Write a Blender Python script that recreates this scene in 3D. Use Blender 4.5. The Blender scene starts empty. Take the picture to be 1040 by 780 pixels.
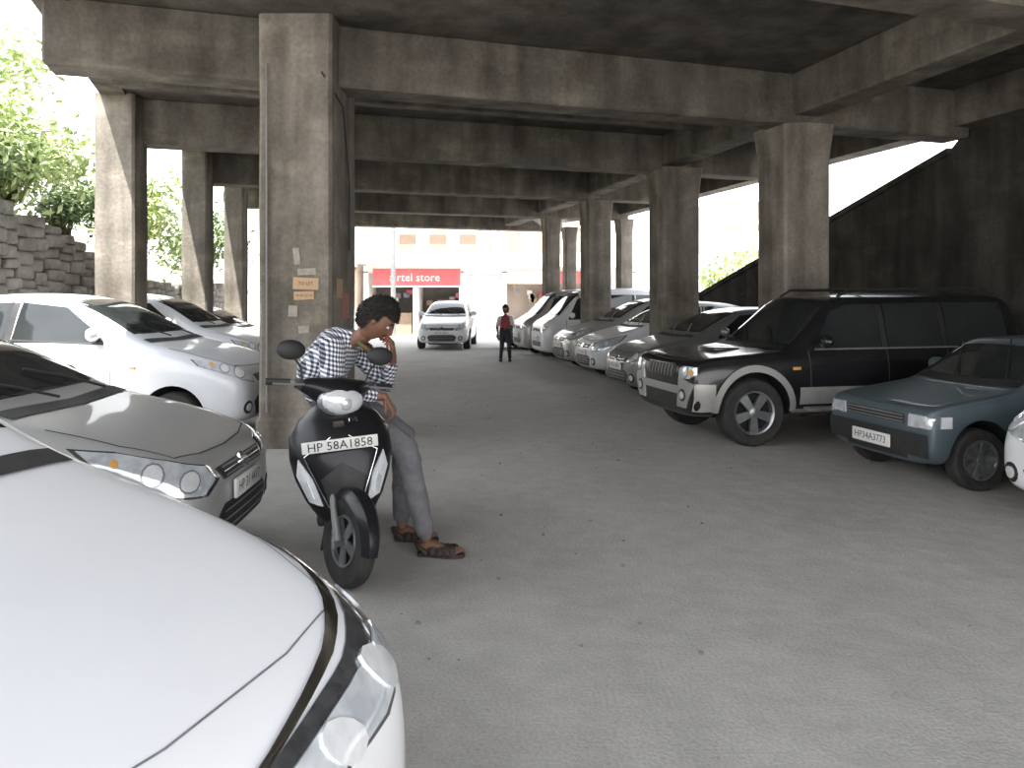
import bpy, bmesh, math, random
from mathutils import Vector, Matrix, noise
from mathutils.bvhtree import BVHTree
random.seed(7)
SC = bpy.context.scene
COL = SC.collection

# ------------------------------------------------------------------ materials
def pmat(name, c1, c2=None, scale=4.0, rough=0.6, metal=0.0, bump=0.0, bscale=None, coat=0.0, spec=0.5, emit=0.0, detail=4.0, stretch=(1,1,1), r2=None):
    m = bpy.data.materials.new(name); m.use_nodes = True
    nt = m.node_tree; N = nt.nodes; L = nt.links
    b = N['Principled BSDF']
    b.inputs['Roughness'].default_value = rough
    b.inputs['Metallic'].default_value = metal
    b.inputs['Coat Weight'].default_value = coat
    b.inputs['Coat Roughness'].default_value = 0.04
    b.inputs['Specular IOR Level'].default_value = spec
    if c2 is None: c2 = tuple(min(1, x*0.88) for x in c1)
    tc = N.new('ShaderNodeTexCoord'); mp = N.new('ShaderNodeMapping')
    mp.inputs['Scale'].default_value = stretch
    L.new(tc.outputs['Object'], mp.inputs['Vector'])
    nz = N.new('ShaderNodeTexNoise'); nz.inputs['Scale'].default_value = scale; nz.inputs['Detail'].default_value = detail
    L.new(mp.outputs['Vector'], nz.inputs['Vector'])
    cr = N.new('ShaderNodeValToRGB')
    cr.color_ramp.elements[0].position = 0.35; cr.color_ramp.elements[1].position = 0.65
    cr.color_ramp.elements[0].color = (*c2, 1); cr.color_ramp.elements[1].color = (*c1, 1)
    L.new(nz.outputs['Fac'], cr.inputs['Fac']); L.new(cr.outputs['Color'], b.inputs['Base Color'])
    if bump > 0:
        n2 = N.new('ShaderNodeTexNoise'); n2.inputs['Scale'].default_value = bscale or scale*4; n2.inputs['Detail'].default_value = 6
        L.new(tc.outputs['Object'], n2.inputs['Vector'])
        bp = N.new('ShaderNodeBump'); bp.inputs['Strength'].default_value = bump; bp.inputs['Distance'].default_value = 0.03
        L.new(n2.outputs['Fac'], bp.inputs['Height']); L.new(bp.outputs['Normal'], b.inputs['Normal'])
    return m

def concrete(name, base, dark, streak=1.0, bump=0.4):
    m = bpy.data.materials.new(name); m.use_nodes = True
    nt = m.node_tree; N = nt.nodes; L = nt.links; b = N['Principled BSDF']
    b.inputs['Roughness'].default_value = 0.88; b.inputs['Specular IOR Level'].default_value = 0.25
    tc = N.new('ShaderNodeTexCoord')
    def nz(scale, st=(1,1,1), det=5):
        mp = N.new('ShaderNodeMapping'); mp.inputs['Scale'].default_value = st
        L.new(tc.outputs['Object'], mp.inputs['Vector'])
        n = N.new('ShaderNodeTexNoise'); n.inputs['Scale'].default_value = scale; n.inputs['Detail'].default_value = det
        L.new(mp.outputs['Vector'], n.inputs['Vector']); return n
    a = nz(0.8); s = nz(3.0, (1,1,0.10)); f = nz(22.0); p = nz(2.6,(1,1,.6),9); q = nz(1.4,(1,1,2.5),8)
    def ramp(n, p0, p1, ca, cb):
        r = N.new('ShaderNodeValToRGB'); e = r.color_ramp.elements
        e[0].position = p0; e[1].position = p1; e[0].color = (*ca,1); e[1].color = (*cb,1)
        L.new(n.outputs['Fac'], r.inputs['Fac']); return r
    r1 = ramp(a, .3, .7, dark, base)
    r2 = ramp(s, .36, .64, (1-.55*streak,)*3, (1.0,1.0,1.0))
    r3 = ramp(f, .3, .7, (.84,.84,.84), (1.1,1.09,1.07))
    r4 = ramp(p, .36, .56, (.70,.685,.655), (1,1,1))
    r5 = ramp(q, .52, .68, (1,1,1), (1.36,1.34,1.30))
    def mul(x, y):
        mx = N.new('ShaderNodeMix'); mx.data_type = 'RGBA'; mx.blend_type = 'MULTIPLY'; mx.inputs[0].default_value = 1
        L.new(x, mx.inputs[6]); L.new(y, mx.inputs[7]); return mx.outputs[2]
    c = mul(mul(mul(mul(r1.outputs[0], r2.outputs[0]), r3.outputs[0]), r4.outputs[0]), r5.outputs[0])
    L.new(c, b.inputs['Base Color'])
    bp = N.new('ShaderNodeBump'); bp.inputs['Strength'].default_value = bump; bp.inputs['Distance'].default_value = 0.02
    L.new(f.outputs['Fac'], bp.inputs['Height']); L.new(bp.outputs['Normal'], b.inputs['Normal'])
    return m

def gingham(name, scale=36.0):
    m = bpy.data.materials.new(name); m.use_nodes = True
    nt = m.node_tree; N = nt.nodes; L = nt.links; b = N['Principled BSDF']
    b.inputs['Roughness'].default_value = 0.85
    tc = N.new('ShaderNodeTexCoord'); mp = N.new('ShaderNodeMapping'); mp.inputs['Rotation'].default_value=(0,math.radians(-14),0)
    L.new(tc.outputs['Object'], mp.inputs[0])
    sp = N.new('ShaderNodeSeparateXYZ'); L.new(mp.outputs[0], sp.inputs[0])
    ad = N.new('ShaderNodeMath'); ad.operation = 'ADD'; L.new(sp.outputs[0], ad.inputs[0]); L.new(sp.outputs[1], ad.inputs[1])
    def st(o):
        a = N.new('ShaderNodeMath'); a.operation = 'MULTIPLY'; a.inputs[1].default_value = scale; L.new(o, a.inputs[0])
        f = N.new('ShaderNodeMath'); f.operation = 'FRACT'; L.new(a.outputs[0], f.inputs[0])
        g = N.new('ShaderNodeMath'); g.operation = 'GREATER_THAN'; g.inputs[1].default_value = .5; L.new(f.outputs[0], g.inputs[0]); return g
    g1 = st(ad.outputs[0]); g2 = st(sp.outputs[2])
    s = N.new('ShaderNodeMath'); s.operation = 'ADD'; L.new(g1.outputs[0], s.inputs[0]); L.new(g2.outputs[0], s.inputs[1])
    h = N.new('ShaderNodeMath'); h.operation = 'MULTIPLY'; h.inputs[1].default_value = .5; L.new(s.outputs[0], h.inputs[0])
    r = N.new('ShaderNodeValToRGB'); e = r.color_ramp.elements
    e[0].color = (.85,.85,.87,1); e[1].color = (.012,.014,.03,1); x = e.new(.5); x.color = (.24,.26,.32,1)
    L.new(h.outputs[0], r.inputs['Fac']); L.new(r.outputs[0], b.inputs['Base Color'])
    return m

M = {}
M['white'] = pmat('white_paint', (.78,.79,.82), (.75,.76,.79), 2, .3, 0, coat=.5)
M['pearl'] = pmat('pearl_white_paint', (.66,.68,.72), (.62,.64,.68), 2, .3, .05, coat=.5)
M['silver'] = pmat('silver_paint', (.48,.48,.475), (.42,.425,.42), 300, .38, .35, coat=.5)
M['silver2'] = pmat('warm_silver_paint', (.48,.47,.45), (.42,.41,.39), 300, .33, .5, coat=.6)
M['dsilver'] = pmat('dark_silver_paint', (.27,.275,.28), (.23,.235,.24), 300, .33, .5, coat=.6)
M['black'] = pmat('black_paint', (.010,.010,.012), (.015,.015,.017), 3, .25, 0, coat=.4)
M['scblack'] = pmat('scooter_black_paint', (.009,.009,.011), (.013,.013,.015), 3, .3, 0, coat=.12, spec=.3)
M['green'] = pmat('blue_grey_paint', (.085,.115,.13), (.07,.095,.11), 3, .45, .1, coat=.2)
M['darkcar'] = pmat('dark_grey_paint', (.05,.055,.065), (.04,.045,.05), 3, .3, .2, coat=.6)
M['glass'] = pmat('tinted_glass', (.020,.024,.025), (.028,.032,.033), 2, .04, 0, spec=.6)
M['blk'] = pmat('black_plastic', (.018,.018,.019), (.026,.026,.027), 12, .55)
M['well'] = pmat('wheel_well_black', (.008,.008,.008), (.012,.012,.012), 12, .9)
M['tire'] = pmat('tire_rubber', (.022,.021,.02), (.04,.038,.036), 10, .85, bump=.2)
M['rim'] = pmat('alloy_rim', (.40,.41,.42), (.32,.33,.34), 20, .35, .8)
M['chrome'] = pmat('chrome_trim', (.75,.76,.78), (.68,.69,.7), 20, .12, 1)
M['lamp'] = pmat('headlamp_lens', (.74,.78,.82), (.50,.54,.58), 14, .07, .3, coat=1)
M['lampw'] = pmat('lamp_reflector', (.9,.92,.95), (.8,.82,.85), 30, .08, .3, coat=1)
M['bezel'] = pmat('lamp_bezel', (.10,.105,.11), (.06,.06,.065), 20, .2, .4, coat=1)
M['ringg'] = pmat('lamp_ring_grey', (.34,.36,.38), (.26,.28,.30), 20, .2, .4, coat=1)
M['amber'] = pmat('amber_lens', (.8,.4,.1), (.7,.34,.08), 20, .2, coat=1)
M['red'] = pmat('red_lens', (.5,.02,.02), (.4,.01,.01), 20, .2, coat=1)
M['plate'] = pmat('number_plate_white', (.78,.78,.76), (.7,.7,.68), 8, .5)
M['ink'] = pmat('plate_ink', (.02,.02,.02), (.03,.03,.03), 8, .5)
M['seam'] = pmat('panel_gap', (.05,.05,.05), (.06,.06,.06), 8, .8)
M['grey'] = pmat('grey_cladding', (.25,.25,.25), (.21,.21,.21), 8, .5, .2)
M['clad'] = pmat('silver_cladding', (.36,.355,.34), (.31,.305,.295), 8, .45, .2)
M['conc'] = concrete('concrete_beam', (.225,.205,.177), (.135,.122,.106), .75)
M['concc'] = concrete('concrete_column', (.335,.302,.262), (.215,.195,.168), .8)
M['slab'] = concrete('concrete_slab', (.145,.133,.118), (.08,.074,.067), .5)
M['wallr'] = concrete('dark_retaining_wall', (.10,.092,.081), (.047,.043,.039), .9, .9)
M['stone'] = pmat('dry_stone', (.26,.245,.22), (.14,.13,.115), 3, .9, bump=.8, bscale=14)
M['earth'] = pmat('hillside_earth', (.3,.27,.2), (.16,.18,.09), 1.2, .95, bump=1, bscale=4)
M['leaf'] = pmat('leaf_light_green', (.62,.70,.36), (.34,.44,.17), 1.5, .55)
M['leaf2'] = pmat('leaf_dark_green', (.28,.36,.18), (.15,.22,.09), 1.5, .6)
M['bark'] = pmat('bark', (.16,.12,.08), (.08,.06,.04), 9, .9, bump=.6)
M['skin'] = pmat('skin', (.20,.10,.063), (.165,.082,.05), 20, .5)
M['hair'] = pmat('black_hair', (.010,.008,.007), (.02,.016,.013), 80, .65, bump=.8, bscale=120)
M['eye'] = pmat('eye_white', (.75,.72,.7), None, 8, .2)
M['lip'] = pmat('lips', (.22,.075,.06), None, 8, .5)
M['shirt'] = gingham('gingham_shirt')
M['trou'] = pmat('grey_trousers', (.17,.165,.175), (.125,.12,.13), 14, .9, bump=.4, bscale=20)
M['jean'] = pmat('dark_trousers', (.035,.035,.045), None, 14, .9)
M['tee'] = pmat('maroon_shirt', (.32,.06,.07), (.24,.04,.05), 9, .85)
M['teew'] = pmat('white_sleeve', (.6,.6,.62), None, 9, .85)
M['leath'] = pmat('dark_brown_leather', (.045,.03,.024), (.03,.02,.017), 20, .6)
M['scarf'] = pmat('green_neck_cloth', (.06,.17,.05), (.30,.10,.05), 22, .8)
M['phone'] = pmat('red_phone_case', (.35,.05,.04), (.28,.04,.03), 10, .4)
M['seat'] = pmat('seat_vinyl', (.03,.03,.03), None, 20, .5)
M['signred'] = pmat('red_signboard', (.72,.16,.17), (.62,.12,.13), 2, .5)
M['signw'] = pmat('sign_lettering', (.9,.88,.85), None, 5, .5)
M['shutter'] = pmat('steel_shutter', (.74,.76,.77), (.66,.68,.70), 3, .5, .0)
M['plaster'] = pmat('white_plaster', (.87,.85,.82), (.78,.76,.73), 1.0, .85, bump=.2)
M['plaster2'] = pmat('ochre_plaster', (.68,.58,.50), (.58,.49,.42), 1.0, .85)
M['tin'] = pmat('tin_roof', (.78,.78,.79), (.64,.62,.61), .7, .6, .0)
M['dark'] = pmat('shop_interior_dark', (.16,.15,.14), None, 3, .9)
M['wood'] = pmat('brown_wood', (.32,.23,.17), (.25,.18,.13), 5, .7, stretch=(1,1,8))
M['orange'] = pmat('faded_orange_poster', (.52,.31,.16), (.44,.34,.22), 25, .8)
M['redp'] = pmat('faded_red_poster', (.42,.14,.10), (.36,.20,.15), 20, .8)
M['paper'] = pmat('torn_paper', (.38,.35,.30), (.28,.255,.22), 18, .9)
M['goods'] = pmat('shop_goods', (.6,.35,.2), (.2,.3,.5), 6, .7)

# ------------------------------------------------------------------ mesh builder
class MB:
    def __init__(s): s.v=[]; s.f=[]; s.m=[]; s.mats=[]
    def mi(s, mat):
        if isinstance(mat, str): mat = M[mat]
        if mat not in s.mats: s.mats.append(mat)
        return s.mats.index(mat)
    def add(s, verts, faces, mat, X=None):
        o = len(s.v)
        if X is not None: verts = [X @ Vector(v) for v in verts]
        s.v.extend([tuple(v) for v in verts])
        if isinstance(mat, (list,)):
            for f, mm in zip(faces, mat):
                s.f.append([o+i for i in f]); s.m.append(s.mi(mm))
        else:
            k = s.mi(mat)
            for f in faces: s.f.append([o+i for i in f]); s.m.append(k)
    def obj(s, name, X=None, sharp=38, flat=False):
        me = bpy.data.meshes.new(name); me.from_pydata(s.v, [], s.f)
        for m in s.mats: me.materials.append(m)
        me.polygons.foreach_set('material_index', s.m)
        bm = bmesh.new(); bm.from_mesh(me); bmesh.ops.remove_doubles(bm, verts=bm.verts, dist=1e-5); bm.to_mesh(me); bm.free()
        if not flat:
            me.polygons.foreach_set('use_smooth', [True]*len(me.polygons))
            try: me.set_sharp_from_angle(angle=math.radians(sharp))
            except Exception: pass
        me.update()
        ob = bpy.data.objects.new(name, me); COL.objects.link(ob)
        if X is not None: ob.matrix_world = X
        return ob

def T(x,y,z): return Matrix.Translation((x,y,z))
def RZ(a): return Matrix.Rotation(math.radians(a),4,'Z')
def RX(a): return Matrix.Rotation(math.radians(a),4,'X')
def RY(a): return Matrix.Rotation(math.radians(a),4,'Y')

def rbox(mb, c, s, mat, bev=0.0, X=None, R=None, seg=2):
    bm = bmesh.new(); bmesh.ops.create_cube(bm, size=1)
    for v in bm.verts: v.co = Vector((v.co.x*s[0], v.co.y*s[1], v.co.z*s[2]))
    if bev > 0: bmesh.ops.bevel(bm, geom=list(bm.edges), offset=min(bev, min(s)*.45), segments=seg, affect='EDGES', profile=.6)
    W = T(*c)
    if R is not None: W = W @ R
    if X is not None: W = X @ W
    bm.verts.ensure_lookup_table()
    mb.add([W @ v.co for v in bm.verts], [[v.index for v in f.verts] for f in bm.faces], mat); bm.free()

def loft(mb, rings, mat, caps=True, X=None, closed=True):
    n = len(rings[0]); V = [p for r in rings for p in r]; F = []
    for i in range(len(rings)-1):
        for j in range(n if closed else n-1):
            k = (j+1) % n
            F.append([i*n+j, i*n+k, (i+1)*n+k, (i+1)*n+j])
    if caps and closed:
        F.append(list(range(n))[::-1]); F.append([(len(rings)-1)*n+j for j in range(n)])
    mb.add(V, F, mat, X)

def tube(mb, pts, rad, mat, seg=8, X=None, caps=True, flat=1.0):
    pts = [Vector(p) for p in pts]
    if not isinstance(rad, (list,tuple)): rad = [rad]*len(pts)
    rings = []; up = None
    for i, p in enumerate(pts):
        d = (pts[min(i+1,len(pts)-1)] - pts[max(i-1,0)]).normalized()
        if up is None:
            up = Vector((0,0,1)) if abs(d.z) < .9 else Vector((1,0,0))
        a = d.cross(up).normalized(); b = a.cross(d).normalized(); up = b
        rings.append([p + a*math.cos(t)*rad[i]*flat + b*math.sin(t)*rad[i] for t in [2*math.pi*k/seg for k in range(seg)]])
    loft(mb, rings, mat, caps, X)

def lathe(mb, prof, mat, X=None, seg=28, a0=0, a1=360):
    full = abs(a1-a0) >= 360
    n = seg if full else seg+1
    rings = []
    for r, y in prof:
        rings.append([Vector((r*math.cos(math.radians(a0+(a1-a0)*k/seg)), y, r*math.sin(math.radians(a0+(a1-a0)*k/seg)))) for k in range(n)])
    loft(mb, rings, mat, False, X, closed=full)

def ellip(mb, c, r, mat, X=None, nu=16, nv=10, R=None):
    rings = []
    for i in range(nv+1):
        ph = math.pi*i/nv; rr = max(math.sin(ph), 1e-3)
        rings.append([Vector((r[0]*rr*math.cos(2*math.pi*k/nu), r[1]*rr*math.sin(2*math.pi*k/nu), -r[2]*math.cos(ph))) for k in range(nu)])
    W = T(*c)
    if R is not None: W = W @ R
    if X is not None: W = X @ W
    loft(mb, rings, mat, True, W)

def eval_mesh(ob):
    dg = bpy.context.evaluated_depsgraph_get(); dg.update()
    e = ob.evaluated_get(dg); me = bpy.data.meshes.new_from_object(e)
    return me
def kill(ob):
    me = ob.data; bpy.data.objects.remove(ob)
    try:
        if isinstance(me, bpy.types.Mesh): bpy.data.meshes.remove(me)
        else: bpy.data.curves.remove(me)
    except Exception: pass

_tcache = {}
def text(mb, s, size, mat, X):
    if s not in _tcache:
        cu = bpy.data.curves.new('t','FONT'); cu.body = s; cu.align_x='CENTER'; cu.align_y='CENTER'; cu.size=1; cu.resolution_u=2
        ob = bpy.data.objects.new('t',cu); COL.objects.link(ob)
        me = eval_mesh(ob)
        _tcache[s] = ([v.co.copy() for v in me.vertices], [list(p.vertices) for p in me.polygons])
        bpy.data.meshes.remove(me); kill(ob)
    v, f = _tcache[s]
    mb.add([q*size for q in v], f, mat, X)

# ------------------------------------------------------------------ wheel (axis Y, outer face -Y)
def wheel(mb, X, r, w, rr, mat='rim', spokes=5, disc=False):
    h = w/2
    lathe(mb, [(rr,-h*.75),(rr+.01,-h*.9),(r*.93,-h),(r*.98,-h*.8),(r,-h*.4),(r,h*.4),(r*.98,h*.8),(r*.93,h),(rr+.01,h*.9),(rr,h*.7)], 'tire', X, 36)
    lathe(mb, [(rr,-h*.75),(rr*.96,-h*.95),(rr*.9,-h*.85),(rr*.88,-h*.2),(.0001,-h*.15)], mat if disc else 'well', X, 36)
    lathe(mb, [(rr*1.0,-h*.78),(rr*.985,-h*.98),(rr*.9,-h*.92),(rr*.88,-h*.3)], mat, X, 36)
    lathe(mb, [(rr*.24,-h*.5),(rr*.22,-h*.92),(rr*.1,-h*1.0),(.0001,-h)], mat, X, 20)
    for k in range(spokes):
        A = X @ Matrix.Rotation(2*math.pi*k/spokes+.3,4,'Y')
        wd = rr*(.16 if spokes<=6 else .09)
        V = [(rr*.1,-h*.85,-wd*.9),(rr*.1,-h*.85,wd*.9),(rr*.93,-h*.8,wd*1.4),(rr*.93,-h*.8,-wd*1.4),
             (rr*.1,-h*.5,-wd*.9),(rr*.1,-h*.5,wd*.9),(rr*.93,-h*.5,wd*1.4),(rr*.93,-h*.5,-wd*1.4)]
        mb.add(V, [[0,1,2,3],[7,6,5,4],[0,4,5,1],[1,5,6,2],[2,6,7,3],[3,7,4,0]], mat, A)

# ------------------------------------------------------------------ projected details
class Proj:
    def __init__(s, bvh, mb): s.b=bvh; s.mb=mb
    def ray(s, axis, a, b, off, side=1):
        if axis=='front': o=Vector((-3,a,b)); d=Vector((1,0,0))
        elif axis=='rear': o=Vector((9,a,b)); d=Vector((-1,0,0))
        elif axis=='side': o=Vector((a,4*side,b)); d=Vector((0,-side,0))
        elif axis=='top': o=Vector((a,b,5)); d=Vector((0,0,-1))
        elif axis in('corner','swept'):
            ph=math.radians(45 if axis=='corner' else 66)
            d=Vector((math.cos(ph),-side*math.sin(ph),0)); t=Vector((math.sin(ph),side*math.cos(ph),0)); o=t*a+Vector((0,0,b))-d*4
        h = s.b.ray_cast(o,d)
        if h[0] is None:
            h = s.b.find_nearest(o+d*4)
        return h[0]+h[1]*off*(1 if h[1].dot(d)<0 else -1)
    def poly(s, axis, pts, mat, off=.006, side=1, mirror_a=False, sub=5, rings=5):
        pts=[Vector(p) for p in pts]
        if mirror_a: pts=[Vector((p.x*side,p.y)) for p in pts]
        out=[]
        for i,p in enumerate(pts):
            q=pts[(i+1)%len(pts)]
            for k in range(sub): out.append(p.lerp(q,k/sub))
        c=sum(out,Vector((0,0)))/len(out); n=len(out)
        sc=[(1,-.001),(.985,off)]+[(1-(k+1)/rings,off) for k in range(rings)]
        V=[];F=[]
        for sca,of in sc:
            for p in out:
                q=c+(p-c)*max(sca,.0); V.append(s.ray(axis,q.x,q.y,of,side))
        for i in range(len(sc)-1):
            for j in range(n):
                k=(j+1)%n; F.append([i*n+j,i*n+k,(i+1)*n+k,(i+1)*n+j])
        s.mb.add(V,F,mat)
    def circ(s, axis, a, b, r, mat, off=.01, side=1, mirror_a=False, ry=None):
        ry=ry or r
        s.poly(axis,[(a+r*math.cos(2*math.pi*k/12),b+ry*math.sin(2*math.pi*k/12)) for k in range(12)],mat,off,side,mirror_a,sub=1,rings=2)
    def strip(s, axis, line, w, mat, off=.003, side=1, mirror_a=False, step=.06):
        P=[Vector(p) for p in line]
        if mirror_a: P=[Vector((p.x*side,p.y)) for p in P]
        S=[]
        for i in range(len(P)-1):
            n=max(1,int((P[i+1]-P[i]).length/step))
            for k in range(n): S.append(P[i].lerp(P[i+1],k/n))
        S.append(P[-1]); V=[];F=[]
        for i,p in enumerate(S):
            d=(S[min(i+1,len(S)-1)]-S[max(i-1,0)]).normalized(); nn=Vector((-d.y,d.x))*w/2
            V.append(s.ray(axis,*(p+nn),off,side)); V.append(s.ray(axis,*p,off+.001,side)); V.append(s.ray(axis,*(p-nn),off,side))
        for i in range(len(S)-1):
            for k in (0,1): F.append([3*i+k,3*i+k+1,3*i+4+k,3*i+3+k])
        s.mb.add(V,F,mat)

# ------------------------------------------------------------------ car templates
TPL = {}
TPL['hatch'] = dict(st=[(0,.30,.52,.58,.52,.42),(.05,.22,.62,.69,.68,.55),(.18,.19,.70,.78,.78,.64),(.45,.18,.79,.88,.83,.70),(.80,.18,.87,.96,.845,.72),(1.03,.18,.91,1.01,.85,.72),
   (1.16,.18,.93,1.07,.85,.69),(1.50,.18,.94,1.28,.85,.64),(1.85,.18,.95,1.44,.85,.60),(2.3,.18,.96,1.50,.85,.58),(2.8,.18,.97,1.49,.85,.58),(3.25,.18,.98,1.44,.845,.57),(3.6,.2,.98,1.33,.82,.56),
   (3.72,.24,.96,1.13,.79,.58),(3.81,.28,.84,.94,.73,.58),(3.85,.36,.68,.78,.62,.5)],
   win=[[(1.45,1.0),(1.62,1.15),(1.92,1.35),(2.4,1.40),(2.42,1.0)],[(2.5,1.0),(2.48,1.40),(2.95,1.385),(3.2,1.32),(3.28,1.07)]],
   ws=[(.64,1.08),(.535,1.40),(.3,1.425),(0,1.43)], rw=[(.5,1.08),(.46,1.30)], wh=(.30,.205), wx=(.72,3.15), L=3.85,
   hl=[(.34,.60),(.50,.64),(.88,.78),(.92,.84),(.80,.82),(.46,.72),(.33,.66)],
   grille=[(-.36,.60),(-.40,.67),(.40,.67),(.36,.60)], intake=[(-.40,.27),(-.46,.40),(-.36,.46),(.36,.46),(.46,.40),(.40,.27)], fog=(.58,.36), doors=(1.35,2.45,3.3), hood=1.02, plate=.52)
TPL['suv'] = dict(st=[(0,.42,.78,.86,.70,.62),(.03,.36,.92,1.01,.83,.74),(.12,.34,1.01,1.075,.87,.79),(.4,.33,1.04,1.11,.885,.81),(.75,.33,1.06,1.14,.89,.81),(1.12,.33,1.09,1.18,.89,.80),(1.22,.33,1.11,1.22,.89,.77),
   (1.52,.33,1.12,1.54,.89,.72),(1.76,.33,1.13,1.80,.89,.69),(1.86,.33,1.13,1.86,.89,.69),(2.05,.33,1.13,1.88,.89,.69),(2.6,.33,1.14,1.89,.89,.69),(3.3,.33,1.14,1.90,.89,.69),(4.1,.33,1.14,1.90,.885,.69),(4.28,.34,1.13,1.88,.88,.69),
   (4.35,.36,1.1,1.60,.87,.70),(4.40,.38,1.0,1.12,.85,.70),(4.42,.44,.85,.95,.80,.66)],
   win=[[(1.50,1.19),(1.78,1.66),(1.98,1.74),(2.38,1.75),(2.38,1.19)],[(2.48,1.19),(2.48,1.755),(3.2,1.77),(3.2,1.19)],[(3.3,1.2),(3.3,1.77),(4.12,1.77),(4.16,1.2)]],
   ws=[(.72,1.24),(.62,1.72),(.3,1.77),(0,1.775)], rw=[(.58,1.25),(.56,1.7)], wh=(.375,.25), wx=(.73,3.5), L=4.42,
   hl=[(.50,.83),(.72,.83),(.82,.89),(.80,.98),(.60,.98),(.49,.95)], grille=[(-.36,.82),(-.38,.97),(.38,.97),(.36,.82)], intake=[(-.42,.48),(-.46,.66),(.46,.66),(.42,.48)], fog=(.62,.58),
   doors=(1.42,2.43,3.25), hood=1.14, plate=.58)
TPL['old'] = dict(st=[(0,.30,.58,.66,.64,.58),(.02,.24,.68,.74,.685,.62),(.08,.21,.72,.77,.70,.64),(.5,.2,.78,.83,.705,.66),(.85,.2,.83,.88,.71,.66),(.97,.2,.84,.92,.71,.64),(1.28,.2,.86,1.18,.71,.59),
   (1.47,.2,.87,1.32,.71,.56),(1.6,.2,.87,1.35,.71,.56),(2.2,.2,.88,1.36,.71,.56),(2.7,.2,.88,1.34,.71,.56),(2.95,.2,.88,1.28,.705,.55),(3.15,.22,.86,1.02,.69,.56),(3.26,.26,.8,.88,.66,.52),(3.30,.34,.68,.74,.6,.46)],
   win=[[(1.28,.92),(1.55,1.23),(2.02,1.26),(2.04,.92)],[(2.12,.92),(2.1,1.26),(2.65,1.25),(2.85,1.18),(2.95,.94)]],
   ws=[(.60,.93),(.51,1.24),(.3,1.27),(0,1.275)], rw=[(.46,.94),(.44,1.2)], wh=(.265,.15), wx=(.50,2.72), L=3.3,
   hl=[(.42,.575),(.43,.685),(.62,.685),(.67,.665),(.67,.575)], grille=[(-.38,.585),(-.38,.675),(.38,.675),(.38,.585)], intake=[(-.40,.27),(-.42,.36),(.42,.36),(.40,.27)], fog=None, doors=(1.2,2.08,2.9), hood=.86, plate=.40)
TPL['van'] = dict(st=[(0,.32,.72,.80,.56,.45),(.05,.24,.84,.92,.68,.56),(.2,.2,.92,1.02,.73,.62),(.42,.2,.95,1.12,.74,.63),(.7,.2,.97,1.42,.74,.61),(.95,.2,.97,1.68,.74,.58),(1.2,.2,.97,1.77,.74,.57),(1.7,.2,.97,1.80,.74,.57),
   (2.5,.2,.97,1.81,.74,.57),(3.2,.2,.97,1.79,.74,.57),(3.5,.21,.97,1.68,.735,.57),(3.6,.25,.92,1.15,.72,.58),(3.65,.34,.7,.8,.64,.5)],
   win=[[(.68,1.04),(.98,1.60),(1.5,1.63),(1.52,1.04)],[(1.6,1.04),(1.6,1.63),(2.45,1.64),(2.45,1.04)],[(2.55,1.04),(2.55,1.64),(3.3,1.62),(3.38,1.05)]],
   ws=[(.61,1.12),(.51,1.62),(.3,1.67),(0,1.68)], rw=[(.5,1.1),(.48,1.6)], wh=(.28,.17), wx=(.75,3.0), L=3.65,
   hl=[(.38,.70),(.55,.70),(.66,.76),(.68,.86),(.52,.86),(.38,.80)], grille=[(-.30,.73),(-.32,.80),(.32,.80),(.30,.73)], intake=[(-.40,.36),(-.42,.48),(.42,.48),(.40,.36)], fog=None, doors=(.62,1.56,2.5), hood=1.02, plate=.56)

def section(s):
    x,zb,be,zt,w,wr = s; h=zt-be
    return [(x,0,zb),(x,w*.80,zb),(x,w*.965,zb+.07),(x,w,zb+(be-zb)*.45),(x,w*.99,be-.13*(be-zb)/.75),(x,w*.955,be-.01),
            (x,w*.955+(wr-w*.955)*.22,be+.10*h),(x,wr+.02,be+.84*h),(x,wr*.86,be+.965*h),(x,wr*.45,zt-.004),(x,0,zt)]

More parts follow.
